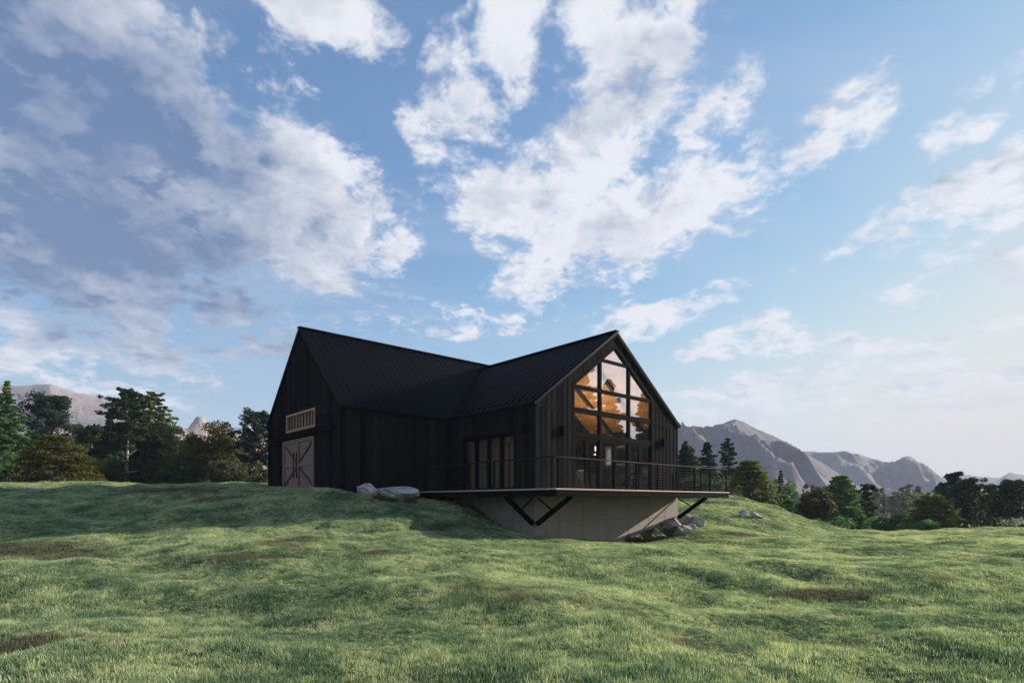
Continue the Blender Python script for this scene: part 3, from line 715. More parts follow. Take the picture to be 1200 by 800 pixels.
# --- white window in the far side wall
b = MB()
for p0, z0, p1, z1 in ((RW0 + .04, RZ0, RW0 + .04, RZ1), (RW1 - .04, RZ0, RW1 - .04, RZ1)): bar2(b, rside, p0, z0, p1, z1, .09, -T - .07, .02)
for z_ in (RZ0 + .04, RZ1 - .04): bar2(b, rside, RW0 + .08, z_, RW1 - .08, z_, .09, -T - .068, .018)
ww_ = b.build('window', MATS['white_paint'], house)
pane([(RW0 + .08, RZ0 + .08), (RW1 - .08, RZ0 + .08), (RW1 - .08, RZ1 - .08), (RW0 + .08, RZ1 - .08)], rside, -.1, ww_)
# --- barn doors, rail and transom window on the end gable
trk = MB(); trk.prism([(A1 + .55, 2.80), (MA1 - .5, 2.80), (MA1 - .5, 3.02), (A1 + .55, 3.02)], gable, 0.028, .16); trk.build('door_track', BM, house)
DW = MATS['door_wood']; G1 = 0.40
for i in range(2):
    q0, q1 = (DA0, (DA0 + DA1) / 2 - .01) if i == 0 else ((DA0 + DA1) / 2 + .01, DA1); z0, z1 = G1 - .6, DZ
    b = MB(); n = 8; stp = (q1 - q0) / n
    for k in range(n): b.prism([(q0 + k * stp + .004, z0), (q0 + (k + 1) * stp - .004, z0), (q0 + (k + 1) * stp - .004, z1), (q0 + k * stp + .004, z1)], gable, -.06, .01)
    dr = b.build('barn_door', DW, house)
    b = MB(); fw = .15; zb = .62
    for q in (q0 + fw / 2, q1 - fw / 2): bar2(b, gable, q, z0, q, z1, fw, .012, .055)
    zmid = 1.62
    for z_ in (z1 - fw / 2, zmid, zb): bar2(b, gable, q0 + fw, z_, q1 - fw, z_, fw, .012, .054)
    fr_ = b.build('door_frame', DW, dr)
    b = MB()
    e0, e1 = (q0 + fw, q1 - fw) if i == 0 else (q1 - fw, q0 + fw)     # braces, coloured dark for the gaps and shadows there, meet at the inner middle
    bar2(b, gable, e0 , z1 - fw - .02, e1, zmid + .1, .085, .013, .05); bar2(b, gable, e1, zmid - .1, e0, zb + .1, .085, .0135, .0505)
    b.build('brace', MATS['dark_timber'], dr)
    hq = q1 - .1 if i == 0 else q0 + .22
    b = MB().tube([MS0 and (MS0 - .13, hq, 1.05), (MS0 - .13, hq, 2.15)], .022)
    for z_ in (1.15, 2.05): b.tube([(MS0 - .055, hq, z_), (MS0 - .13, hq, z_)], .014)
    b.build('handle', BM, dr)
FW = MATS['frame_wood']
b = MB()
for q in (TA0 + .05, TA1 - .05): bar2(b, gable, q, TZ0, q, TZ1, .10, -.1, .03)
for z_ in (TZ0 + .05, TZ1 - .05): bar2(b, gable, TA0 + .1, z_, TA1 - .1, z_, .10, -.098, .028)
tw = b.build('window', FW, house)
nm = 9
for k in range(1, nm):
    q = TA0 + .1 + (TA1 - TA0 - .2) * k / nm; b = MB(); bar2(b, gable, q, TZ0 + .1, q, TZ1 - .1, .08 if k % 3 == 0 else .05, -.045, -.012); b.build('muntin', FW, tw)
pane([(TA0 + .1, TZ0 + .1), (TA1 - .1, TZ0 + .1), (TA1 - .1, TZ1 - .1), (TA0 + .1, TZ1 - .1)], gable, -.056, tw, m=MATS['dull_glass'])
MB().box((MS0 + .35, TA0, TZ0 - .3), (MS0 + .40, TA1, TZ1 + .3)).build('blind', MATS['charcoal_wall'], house)
# --- concrete base
b = MB(); b.box((0.004, 0.004, -2.6), (WW - .004, A1 + .2, ZF - .06)); fd = b.build('foundation', MATS['concrete'], house)
b = MB()
for s in (1.25, 2.65, 4.1, 5.6, 7.1, 8.4): b.box((s - .006, -.0015, -2.6), (s + .006, 0.01, .36))
b.box((0, -.001, -.72), (WW, .01, -.705))
for a in (1.25, 2.6, 3.9): b.box((-.0015, a - .006, -2.6), (.01, a + .006, .36))
b.box((-.001, 0.02, -.72), (.01, A1, -.705))
for s in (.6, 1.95, 3.4, 4.85, 6.35, 7.75):
    for z_ in (-.35, .0, -1.05): b.lathe([(0, -.0018), (.022, -.0018)], (s, 0, z_), 8) if False else b.tube([(s, -.0018, z_), (s, .01, z_)], .022, 8)
mat('form_joint', plain((0.135, 0.118, 0.104), 0.9)); b.build('joint', MATS['form_joint'], fd)  # darker strips and discs for form joints and tie holes
MB().box((MS0 + .03, A1 + .03, -2.0), (MS1 - .03, MA1 - .03, G0)).build('foundation', MATS['concrete'], house)
# --- deck
DB, DF, DR = -1.576, -2.60, WW
deck = MB()
nb = 19; bw = (0 - DF) / nb
for k in range(nb): deck.box((DB, DF + k * bw + .003, ZF - .045), (DR, DF + (k + 1) * bw - .003, ZF))
nb = 11; bw = (0 - DB) / nb
for k in range(nb): deck.box((DB + k * bw + .003, .003, ZF - .045), (DB + (k + 1) * bw - .003, A1 - .03, ZF))
dk = deck.build('deck', MATS['deck_wood'], house)
b = MB(); zt, zb_ = ZF - .05, .188; i_ = .03
b.box((DB + i_, DF + i_, zb_), (DR - i_, DF + i_ + .09, zt)); b.box((DB + i_, DF + .12, zb_), (DB + i_ + .09, A1 - .03, zt)); b.box((DR - i_ - .09, DF + .12, zb_), (DR - i_, -.03, zt))
b.build('fascia', BM, dk)
b = MB()
for s in np.arange(0.5, DR - .3, 0.6): b.box((s - .03, DF + .13, zb_ + .02), (s + .03, -.02, zt - .005))
for a in np.arange(0.3, A1 - .2, 0.6): b.box((DB + .13, a - .03, zb_ + .02), (-.02, a + .03, zt - .005))
b.box((DB + .125, DF + .125, zt - .02), (-.02, -.02, zt - .003))
b.build('joists', BM, dk)
# braces with their small kickers
def brace(p0, p1, k0, k1):
    b = MB(); b.bar(p0, p1, .13, .15); br = b.build('brace', BM, house)
    MB().bar(k0, k1, .045, .05).build('strut', BM, br)
zb0 = -.80
brace((0.05, -.07, zb0), (0.05, -1.78, .22), (0.05, -.05, .17), (0.05, -.85, -.30))
brace((-.07, .05, zb0), (-1.40, .05, .22), (-.05, .05, .17), (-.66, .05, -.28))
brace((WW - .07, -.07, zb0 + .06), (WW - .07, -1.52, .22), (WW - .07, -.05, .17), (WW - .07, -.8, -.22))
# --- railing
rail = MB(); rz = ZF + 1.02; ri = .07
L0, R0, Fr = DB + ri, DR - .10, DF + ri
rail.bar((L0 - .02, A1 - .06, rz - .02), (L0 - .02, Fr, rz - .02), .055, .04); rail.bar((L0 - .045, Fr, rz - .0195), (R0 + .03, Fr, rz - .0195), .055, .04); rail.bar((R0, Fr + .03, rz - .02), (R0, -.03, rz - .02), .055, .04)
rl = rail.build('railing', MATS['rail_metal'], house)
post_at = [(L0 - .02, Fr + .16)] + [(L0 - .02, Fr + d_) for d_ in (1.6, 3.05, 4.5, 6.0, 7.45)] + [(DB + t_, Fr) for t_ in (.17, 1.7, 3.0, 4.3, 5.62, 6.94, 8.27, 9.49, 10.86)] + [(R0, Fr + 1.27), (R0, -.09)]
for s, a in post_at: MB().box((s - .028, a - .028, ZF + .001), (s + .028, a + .028, rz - .041)).build('post', BM, rl)
for k in range(8):
    z_ = ZF + .12 + k * .105; b = MB()
    b.tube([(L0 - .02, A1 - .06, z_), (L0 - .02, Fr + .13, z_)], .005, 5); b.tube([(DB + .17, Fr, z_), (R0 - .02, Fr, z_)], .005, 5); b.tube([(R0, Fr + .03, z_), (R0, -.1, z_)], .005, 5)
    b.build('cable', MATS['rail_metal'], rl)
# --- wall lights
def sconce(loc, rot):
    b = MB(); b.box((-.07, -.15, -.17), (.07, -.03, .17)); b.box((-.09, -.16, .17), (.09, -.026, .19)); o = b.build('wall_light', BM, house); o.location = loc; o.rotation_euler = (0, 0, rot)
    MB().box((-.05, -.03, -.12), (.05, .0, .12)).build('bracket', BM, o)
sconce((1.42, -.005, 2.72), 0); sconce((8.12, -.005, 2.72), 0); sconce((-.005, .52, 2.72), R(-90))
# --- inside of the wing
MB().box((T, T, ZF - .055), (WW - T, A1 - .1, ZF - .012)).build('interior_floor', MATS['floor_wood'], house)
cl = MB()
for sgn in (-1, 1):
    e = T if sgn < 0 else WW - T; ez = zw(e) - .16; tz = WR - .16
    cl.add([(e, T, ez), (CX, T, tz), (CX, A1 - .05, tz), (e, A1 - .05, ez), (e, T, ez + .03), (CX, T, tz + .03), (CX, A1 - .05, tz + .03), (e, A1 - .05, ez + .03)],
           [(0, 1, 2, 3), (7, 6, 5, 4), (0, 4, 5, 1), (1, 5, 6, 2), (2, 6, 7, 3), (3, 7, 4, 0)])
cl.build('ceiling', MATS['pine_ceiling'], house)
CW = MATS['charcoal_wall']
b = MB(); b.prism([(T, ZF), (WW - T, ZF), (WW - T, zw(WW - T)), (CX, WR), (T, zw(T))], lambda p, z, n: (p, A1 + n, z), -.02, .12); b.build('interior_wall', CW, house)
b = MB(); b.box((WW - T - .02, T, ZF), (WW - T - .004, RW0, ZE - .1)); b.box((WW - T - .02, RW1, ZF), (WW - T - .004, A1 - .03, ZE - .1)); b.box((WW - T - .02, RW0, ZF), (WW - T - .004, RW1, RZ0)); b.box((WW - T - .02, RW0, RZ1), (WW - T - .004, RW1, ZE - .1)); b.build('interior_wall', CW, house)
for a in (1.85, 3.75, 5.25):
    b = MB()
    for sgn in (-1, 1):
        e = T + .03 if sgn < 0 else WW - T - .03; b.bar((e, a, zw(e) - .25), (CX, a, WR - .27), .14, .18)
    rf = b.build('rafter', MATS['dark_timber'], house)
    MB().box((T + .03, a - .07, 2.88), (WW - T - .03, a + .07, 3.06)).build('tie_beam', MATS['dark_timber'], rf)

# ------------------------------------------------------------------ things inside the wing (top level, placed in house coordinates)
def at_house(name, s, a, z, rot=0, **kw):
    x, y = H2W(s, a); return empty(name, (x, y, z), HROT + rot, **kw)
def curtain(a0, a1, label):
    r = at_house('curtain', .42, (a0 + a1) / 2, ZF, 0, label=label, cat='curtain', group='curtains behind the folding doors')
    n = max(8, int((a1 - a0) / .03)); b = MB(); vs = []; hw = (a1 - a0) / 2
    for k in range(n + 1):
        y = -hw + 2 * hw * k / n; x = .03 * math.sin(y * 42); vs += [(x, y, .03), (x, y, 2.35), (x + .012, y, .03), (x + .012, y, 2.35)]
    fs = []
    for k in range(n):
        i = 4 * k; fs += [(i, i + 4, i + 5, i + 1), (i + 3, i + 7, i + 6, i + 2)]
    b.add(vs, fs); b.build('cloth', MATS['curtain_cloth'], r, True); MB().bar((.006, -hw - .02, 2.37), (.006, hw + .02, 2.37), .03, .03).build('rod', BM, r)
for a0, a1, l in ((4.70, 4.96, 'narrow beige curtain at the barn end of the folding doors'), (4.14, 4.42, 'beige curtain second from the barn end of the folding doors'), (3.34, 3.86, 'wide beige curtain just on the barn side of the door middle'),
                  (2.55, 3.14, 'widest beige curtain just on the deck corner side of the door middle'), (2.04, 2.35, 'beige curtain second from the wall light end of the folding doors'), (1.54, 1.77, 'narrow beige curtain behind the folding door next to the wall light')):
    curtain(a0, a1, l)
def armchair(s, a, rot, label):
    r = at_house('armchair', s, a, ZF - .012, rot, label=label, cat='armchair', group='pale armchairs inside the glazed gable')
    c = MATS['sofa_cloth']
    MB().box((-.38, -.38, .16), (.38, .38, .42)).build('seat', c, r, bevel=.04); MB().box((-.38, .24, .42), (.38, .40, .86)).build('backrest', c, r, bevel=.04)
    for sx in (-1, 1):
        MB().box((sx * .385, -.38, .12), (sx * .50, .40, .60)).build('armrest', c, r, bevel=.03)
        for sy in (-.32, .32): MB().tube([(sx * .42, sy, 0), (sx * .42, sy, .14)], .022).build('leg', MATS['dark_timber'], r)
armchair(2.75, 1.0, R(160), 'pale armchair against the glass near the deck corner'); armchair(3.75, 1.35, R(200), 'pale armchair beside the stone kitchen island')
isl = at_house('kitchen_island', 5.25, 2.2, ZF - .012, 0, label='grey stone kitchen island behind the glass doors', cat='kitchen island')
MB().box((-.75, -.38, 0), (.75, .38, .86)).build('cabinet', MATS['stone_counter'], isl); MB().box((-.8, -.43, .862), (.8, .43, .91)).build('worktop', MATS['stone_counter'], isl)
x, y = H2W(4.95, 2.1); bowl = MB().lathe([(.02, 0), (.09, .01), (.16, .08), (.17, .10), (.155, .09), (.08, .02), (.0, .015)]).build('bowl', MATS['ceramic'], None, True, loc=(x, y, ZF + .90)); tag(bowl, 'small white bowl on the kitchen island', 'bowl')
pl = at_house('potted_plant', 6.25, 1.0, ZF - .012, 0, label='low trough of yellow-green grasses inside the glass doors', cat='plant')
MB().box((-.45, -.14, 0), (.45, .14, .26)).build('trough', MATS['terracotta'], pl)
def blades(n, rx, ry, h, wd, z0, lean=.25, seed=1):
    g = np.random.default_rng(seed); bx = g.uniform(-rx, rx, n); by = g.uniform(-ry, ry, n); hh = h * g.uniform(.55, 1, n); an = g.uniform(0, 2 * np.pi, n); l = lean * hh * g.uniform(.2, 1, n)
    dx, dy = np.cos(an), np.sin(an); px_, py_ = -dy * wd / 2, dx * wd / 2; z = np.full(n, z0)
    V = np.stack([np.stack([bx - px_, by - py_, z], -1), np.stack([bx + px_, by + py_, z], -1), np.stack([bx + dx * l * .4 + px_ * .8, by + dy * l * .4 + py_ * .8, z + hh * .6], -1), np.stack([bx + dx * l * .4 - px_ * .8, by + dy * l * .4 - py_ * .8, z + hh * .6], -1), np.stack([bx + dx * l, by + dy * l, z + hh], -1)], 1).reshape(-1, 3)
    i = np.arange(n)[:, None] * 5; T3 = np.concatenate([i + [0, 1, 2], i + [0, 2, 3], i + [3, 2, 4]], 0)
    return V, T3
V_, F_ = blades(160, .42, .11, .45, .02, .25, .5, 4); mesh_np('foliage', V_, F_, 3, MATS['leaf_gold'], pl)
sh = at_house('shelf_unit', WW - T - .2, 2.25, ZF - .012, 0, label='tall black shelf unit of white jars against the far side wall', cat='shelf')
b = MB()
for q in (-.34, .34): b.box((-.14, q - .015, 0), (.14, q + .015, 1.7))
sh_f = b.build('frame', BM, sh)
for k in range(6): MB().box((-.14, -.32, .1 + k * .3), (.14, .32, .12 + k * .3)).build('shelf', BM, sh)
for k, row in enumerate(('bottom', 'second', 'third', 'fourth')):
    for q, wd_ in ((-.18, 'window'), (.12, 'glass door')):
        x, y = H2W(WW - T - .2, 2.25 + q); j = MB().lathe([(0, 0), (.05, 0), (.055, .03), (.055, .11), (.03, .14), (.03, .16), (0, .16)], n=10).build('jar', MATS['ceramic'], None, True, loc=(x, y, ZF + .11 + .3 * (k + 1) ))
        tag(j, f'white jar on the {row} stocked shelf of the black shelf unit, {wd_} side', 'jar', 'white jars on the shelf unit')
pr = at_house('framed_print', WW - T - .05, 1.35, 1.45, R(-90), label='small warm toned print in a pale frame on the dark wall', cat='picture')
MB().box((-.17, -.012, -.13), (.17, .012, .13)).build('print', MATS['warm_print'], pr)
b = MB()
for q in (-.18, .18): b.box((q - .02, -.02, -.15), (q + .02, .02, .15))
for q in (-.14, .14): b.box((-.159, -.019, q - .015), (.159, .019, q + .015))
b.build('frame', MATS['frame_wood'], pr)
def pendant(s, a, zl, label, power):
    r = at_house('pendant_lamp', s, a, zl, 0, label=label, cat='lamp', group='pendant lamps under the pine ceiling')
    MB().tube([(0, 0, .14), (0, 0, 2.88 - zl)], .006, 6).build('cord', BM, r); MB().lathe([(.02, .13), (.03, .11), (.034, -.08), (.026, -.10), (0, -.10)], n=12).build('bulb', MATS['lamp_glow'], r, True)
    ld = bpy.data.lights.new('pendant_light', 'POINT'); ld.energy = 45; ld.color = (1, .84, .62); ld.shadow_soft_size = .05
    lo = bpy.data.objects.new('pendant_light', ld); COL.objects.link(lo); lo.parent = r; lo.location = (0, 0, -.24)
    MB().lathe([(.0, .16), (.055, .16), (.055, .13), (.032, .13)], n=12).build('cap', BM, r)
pendant(4.0, 1.85, 2.42, 'glowing pendant lamp hanging above the pale armchair', 0); pendant(5.6, 1.85, 2.42, 'glowing pendant lamp hanging above the stone kitchen island', 0)
# lamps added on the tie beams to brighten the pine ceiling
def added_uplight(s, a, power, label):
    r = at_house('added_uplight', s, a, 3.06, 0, label=label, cat='lamp', group='added fill lights on the tie beams')
    MB().box((-.16, -.05, 0), (.16, .05, .05)).build('housing', BM, r); MB().box((-.14, -.035, .051), (.14, .035, .056)).build('diffuser', MATS['lamp_glow'], r)
    ld = bpy.data.lights.new('added_uplight_light', 'AREA'); ld.shape = 'RECTANGLE'; ld.size = .28; ld.size_y = .07; ld.energy = power; ld.color = (1, .80, .55)
    lo = bpy.data.objects.new('added_uplight_light', ld); COL.objects.link(lo); lo.parent = r; lo.location = (0, 0, .07); lo.rotation_euler = (R(180), 0, 0)
UP = 60
added_uplight(3.2, 1.85, UP, 'added ceiling fill light on the front tie beam above the armchairs'); added_uplight(6.6, 1.85, UP, 'added ceiling fill light on the front tie beam toward the shelf unit'); added_uplight(3.2, 3.75, UP, 'added ceiling fill light on the inner tie beam above the armchairs'); added_uplight(6.6, 3.75, UP, 'added ceiling fill light on the inner tie beam toward the white window')

# ------------------------------------------------------------------ rocks
def rock(px, py, d, size, label, m='rock_pale', seed=1, rot=0, sink=.25, cut=17, tilt=0.0):
    import bmesh
    bm = bmesh.new(); bmesh.ops.create_icosphere(bm, subdivisions=5, radius=1.0)
    g = np.random.default_rng(seed); pl_ = [(Vector(v).normalized(), t) for v, t in zip(g.normal(size=(cut, 3)), g.uniform(.42, .8, cut))]
    Q = np.array([v.co[:] for v in bm.verts])
    for n_, t in pl_:
        n_ = np.array(n_); k = Q @ n_; Q = Q - np.outer(np.maximum(k - t, 0) * .985, n_)
    nz = fbm(Q[:, 0] * 1.7 + Q[:, 2] * 2.1 + seed, Q[:, 1] * 1.9 - Q[:, 2] * 1.3, 4, seed); n2_ = fbm(Q[:, 0] * 6 + Q[:, 2] * 5 + seed, Q[:, 1] * 6 - Q[:, 2] * 4, 4, seed + 3, .6)
    Q = Q * (1 + .06 * nz + .065 * n2_)[:, None] * np.array(size)
    for v, q in zip(bm.verts, Q): v.co = q
    me = bpy.data.meshes.new('rock'); bm.to_mesh(me); bm.free(); me.materials.append(MATS[m])
    for p in me.polygons: p.use_smooth = False
    o = bpy.data.objects.new('rock', me); COL.objects.link(o)
    x = (px - 600) / F * d; zt = (HY - py) / F * d
    o.location = (x, d, zt if sink is None else gz(x, d) + size[2] * (1 - 2 * sink)); o.rotation_euler = (0, tilt, R(rot))
    me.polygons.foreach_set("use_smooth", [True] * len(me.polygons))
    tag(o, label, 'rock'); return o
rock(430, 0, 21.9, (.46, .38, .44), 'rounded grey boulder at the foot of the black barn side wall', seed=4, rot=20, sink=.22)
rock(466, 0, 22.3, (.86, .46, .38), 'long flat-topped pale boulder where the deck meets the lawn', seed=9, rot=14, sink=.2)
rock(764, 0, 24.6, (.74, .48, .42), 'big dark mossy boulder against the concrete base', 'rock_mossy', 14, 15, .22)
rock(793, 0, 25.2, (.44, .38, .38), 'dark mossy boulder touching the pale rocks by the concrete corner', 'rock_mossy', 17, 40, .25)
rock(788, 0, 26.2, (.62, .38, .40), 'sunlit tan boulder behind the mossy ones at the concrete corner', 'rock_pale', 22, -20, .2)
rock(802, 0, 27.6, (.50, .38, .42), 'upright pale boulder against the concrete corner below the brace', 'rock_pale', 25, 10, .15)
rock(818, 0, 27.2, (.56, .3, .28), 'sharp lilac-grey slab pointing away from the concrete corner', 'rock_pale', 28, -25, .2, tilt=.3)
rock(804, 0, 25.4, (.34, .3, .28), 'small rounded pale rock in front of the pile', 'rock_pale', 33, 0, .2)
rock(812, 0, 26.0, (.30, .24, .2), 'small flat pale rock tucked beside the slab', 'rock_pale', 37, 30, .25)
rock(742, 0, 24.6, (.5, .3, .22), 'low brown stone half buried beside the big mossy boulder', 'rock_mossy', 41, 10, .35)
rock(871, 0, 30.6, (.28, .24, .34), 'upright pale rock on the grassy bank', 'rock_pale', 44, 10, .2)
rock(885, 0, 30.9, (.40, .24, .24), 'wider slanted pale rock on the grassy bank', 'rock_pale', 47, -15, .15, tilt=.45)
rock(43, 0, 23.6, (.55, .4, .09), 'flat pale stone lying in the hilltop lawn', 'rock_pale', 52, 0, .3)
rock(153, 0, 20.5, (.13, .12, .09), 'fist sized pale stone alone in the hilltop lawn', 'rock_pale', 53, 0, .3)
# dry weeds by the rocks
def tuft(px, d, r_, h, label, m='leaf_dry', seed=1, n=220):
    x = (px - 600) / F * d; V, Fx = blades(n, r_, r_ * .7, h, .016, -.03, .7, seed); o = mesh_np('dry_tuft', V, Fx, 3, MATS[m]); o.location = (x, d, gz(x, d)); tag(o, label, 'plant', 'dry weeds around the rocks')
tuft(444, 21.5, .22, .30, 'brown weeds between the two barn wall boulders', seed=61); tuft(481, 21.6, .25, .38, 'brown weeds at the deck end of the long pale boulder', seed=62); tuft(459, 21.4, .22, .24, 'greyish weeds under the long pale boulder', 'leaf_grey', 63)
tuft(745, 24.3, .35, .28, 'brown weeds at the concrete base next to the half buried stone', seed=64); tuft(520, 24.0, .4, .3, 'dark dry weeds in the shade under the deck edge', seed=65)

# ------------------------------------------------------------------ trees
def leaf_quads(C, n_each, rad, size, g, flat=1.0, up=0.0):
    """leaf sprays around clump centres C (k,3); rad (k,) or (k,3)"""
    C = np.asarray(C); k = len(C); idx = np.repeat(np.arange(k), n_each); n = len(idx)
    v = g.normal(size=(n, 3)); v /= np.linalg.norm(v, axis=1)[:, None]; v *= (g.uniform(0.15, 1, n) ** 0.5)[:, None]
    rad = np.asarray(rad, float); rad = rad[:, None] * np.array([1, 1, flat]) if rad.ndim == 1 else rad
    p = C[idx] + v * rad[idx]
    a = g.normal(size=(n, 3)); a[:, 2] *= 0.6; a /= np.linalg.norm(a, axis=1)[:, None]
    b_ = g.normal(size=(n, 3)); b_ -= a * (a * b_).sum(1)[:, None]; b_ /= np.linalg.norm(b_, axis=1)[:, None]
    s = size * g.uniform(.6, 1.3, n)[:, None]; a = a * s; b_ = b_ * s * 0.55
    V = np.stack([p - a, p + b_ - a * .1, p + a, p - b_ - a * .1], 1).reshape(-1, 3)
    return V, np.arange(n * 4).reshape(-1, 4)
def limb(b, p0, p1, r0, r1, g, sag=0.0, n=5, wob=.05):
    p0 = Vector(p0); p1 = Vector(p1); L = (p1 - p0).length; pts = []; rs = []
    for i in range(n):
        t = i / (n - 1); w_ = Vector(g.normal(size=3)) * wob * L * math.sin(math.pi * t)
        pts.append(p0.lerp(p1, t) + w_ + Vector((0, 0, -sag * L * t * (1 - t) * 4))); rs.append(r0 + (r1 - r0) * t)
    b.tube(pts, rs, 6)
def tree(kind, px, d, ytop, wpx, label, leaf, bark='bark_brown', seed=1, ybase=None, name=None, group='trees beyond the lawn', xy=None, hh=None, bare=.0, leafsize=None, dense=1.0, pw=None):
    g = np.random.default_rng(seed)
    if xy is None: x, y = (px - 600) / F * d, d
    else: x, y = xy
    zb = gz(x, y) - .1
    h = hh if hh else (HY - ytop) / F * d - zb
    wdt = (wpx / F * d) if d else wpx
    nm_ = name or {'pine': 'pine_tree', 'spruce': 'conifer_tree', 'round': 'broadleaf_tree', 'layer': 'cedar_tree', 'broad': 'broadleaf_tree', 'bush': 'bush'}[kind]
    root = empty(nm_, (x, y, zb), g.uniform(0, 6.28), label=label, cat='bush' if kind == 'bush' else 'tree', group=group)
    tb = MB(); C = []; Rr = []; ls = leafsize or max(.05, d * 0.0022); ne = 40; flat = .6; dense *= 1.3
    if kind == 'spruce':
        r0 = h * .016 + .05; tb.tube([(0, 0, -.3), (g.normal() * .03 * h, g.normal() * .03 * h, h * .5), (0, 0, h * .97)], [r0, r0 * .6, .02], 7)
        nl = int(17 * dense) + 4
        for i in range(nl):
            t = (i + .5) / nl; z = h * (bare + (1 - bare) * t); rr = wdt / 2 * ((1 - t) ** (.9 if pw is None else pw) + .02) * (1 if pw is None else min(1, .72 + 1.2 * t)) * g.uniform(.62, 1.15)
            nb_ = max(4, int(9 * (1 - t) + 3)); off = g.uniform(0, 6.28)
            for k in range(nb_):
                if g.uniform() < .12: continue
                an = off + 6.283 * k / nb_ + g.normal() * .2; L = rr * g.uniform(.6, 1.15); dz = -L * g.uniform(.0, .35) + (.25 * L if t > .7 else 0)
                e = np.array([math.cos(an) * L, math.sin(an) * L, z + dz]); limb(tb, (0, 0, z), e, .02 + .012 * (1 - t) * h / 8, .008, g, 0.03, 3, .02)
                for q in (.35, .6, .82, 1.0): C.append(np.array([0, 0, z]) * (1 - q) + e * q + g.normal(size=3) * .05 * L); Rr.append(max(.10, (.05 + .20 * L) * (1.15 - .45 * q)))
        ne = 20; flat = .45
    elif kind == 'pine':
        r0 = h * .018 + .05; bend = g.normal(size=2) * .03 * h
        pts = [(0, 0, -.3), (bend[0] * .5, bend[1] * .5, h * .3), (bend[0], bend[1], h * .6), (bend[0] * .7, bend[1] * .6, h * .95)]; tb.tube(pts, [r0, r0 * .85, r0 * .6, .04], 8)
        nl = int(30 * dense) + 5
        for i in range(nl):
            t = bare + (1 - bare) * (i + .4) / nl; z = h * min(t, .93); prof = (math.sin(math.pi * min(1, .25 + .68 * ((t - bare) / (1 - bare)))) ** .8) * (1 if g.uniform() > .2 else .55)
            an = i * 2.4 + g.normal() * .4; L = wdt / 2 * prof * g.uniform(.5, 1.15); e = np.array([bend[0] * .8 + math.cos(an) * L, bend[1] * .8 + math.sin(an) * L, z + L * g.uniform(.05, .4)])
            limb(tb, (bend[0] * min(1, z / h / .6), bend[1] * min(1, z / h / .6), z - L * .1), e, .03 + .008 * h * (1 - t), .015, g, -.04, 4, .06)
            for q in (.4, .6, .8, 1.0):
                C.append(np.array([bend[0] * .8, bend[1] * .8, z]) * (1 - q) + e * q + g.normal(size=3) * np.array([.13, .13, .09]) * (L + .3)); Rr.append(wdt * g.uniform(.05, .11))
        C.append(np.array([bend[0] * .7, bend[1] * .6, h * .95])); Rr.append(wdt * .09); ne = 42; flat = .75
    elif kind == 'layer':
        r0 = h * .03 + .05; tb.tube([(0, 0, -.3), (0, 0, h * .85)], [r0, .05], 8); nl = max(11, int(h / .42))
        for i in range(nl):
            t = (i + .3) / nl; z = h * (.03 + .93 * t); rr = wdt / 2 * (1 - (max(0, t - .12) / .88) ** 2.0) ** .62 * g.uniform(.9, 1.06)
            if i == 0: rr *= .85
            nb_ = int(10 + 10 * rr / max(wdt / 2, .1)); off = g.uniform(0, 6.28)
            for k in range(nb_):
                an = off + 6.283 * k / nb_ + g.normal() * .15; L = rr * g.uniform(.72, 1.08); e = np.array([math.cos(an) * L, math.sin(an) * L, z - L * .10 + g.normal() * .05])
                if k % 2 == 0: limb(tb, (0, 0, z + L * .05), e, .03, .01, g, 0, 3, .02)
                for q in (.62, .84, 1.0): C.append(np.array([0, 0, z + .12 * h * .2]) * (1 - q) + e * q + g.normal(size=3) * .04 * L); Rr.append(max(.22, .085 * wdt * g.uniform(.7, 1.2)))
        ne = 26; flat = .38
    else:
        r0 = h * .028 + .04; fk = h * (.35 if kind == 'broad' else .2); tb.tube([(0, 0, -.3), (g.normal() * .02 * h, g.normal() * .02 * h, fk), (g.normal() * .04 * h, 0, h * .8)], [r0, r0 * .8, .04], 8)
        nc = int((64 if kind != 'bush' else 30) * dense); cz = h * (.58 if kind == 'broad' else .52); hz_ = h * (.42 if kind == 'broad' else .48)
        for i in range(nc):
            v = g.normal(size=3); v /= np.linalg.norm(v); q = g.uniform(.35, 1) ** .55
            if v[2] < -.55: v[2] *= .6
            e = np.array([v[0] * wdt / 2 * q * .9, v[1] * wdt / 2 * q * .9, cz + v[2] * hz_ * q * .9]) * np.array([1, 1, 1]) + g.normal(size=3) * .03 * wdt
            C.append(e); Rr.append(wdt * g.uniform(.09, .17))
            if i % 3 == 0: limb(tb, (0, 0, fk * g.uniform(.6, 1.5)), e * .92, .05 + .004 * h, .012, g, -.03, 4, .06)
        ne = 70 if kind != 'bush' else 60; flat = .75
    V, Fq = leaf_quads(np.array(C), int(ne * dense), np.array(Rr), ls, g, flat)
    V[:, 2] = np.maximum(V[:, 2], .02)
    mesh_np('crown', V, Fq, 4, MATS[leaf], root); tb.build('trunk', MATS[bark], root, True)
    return root
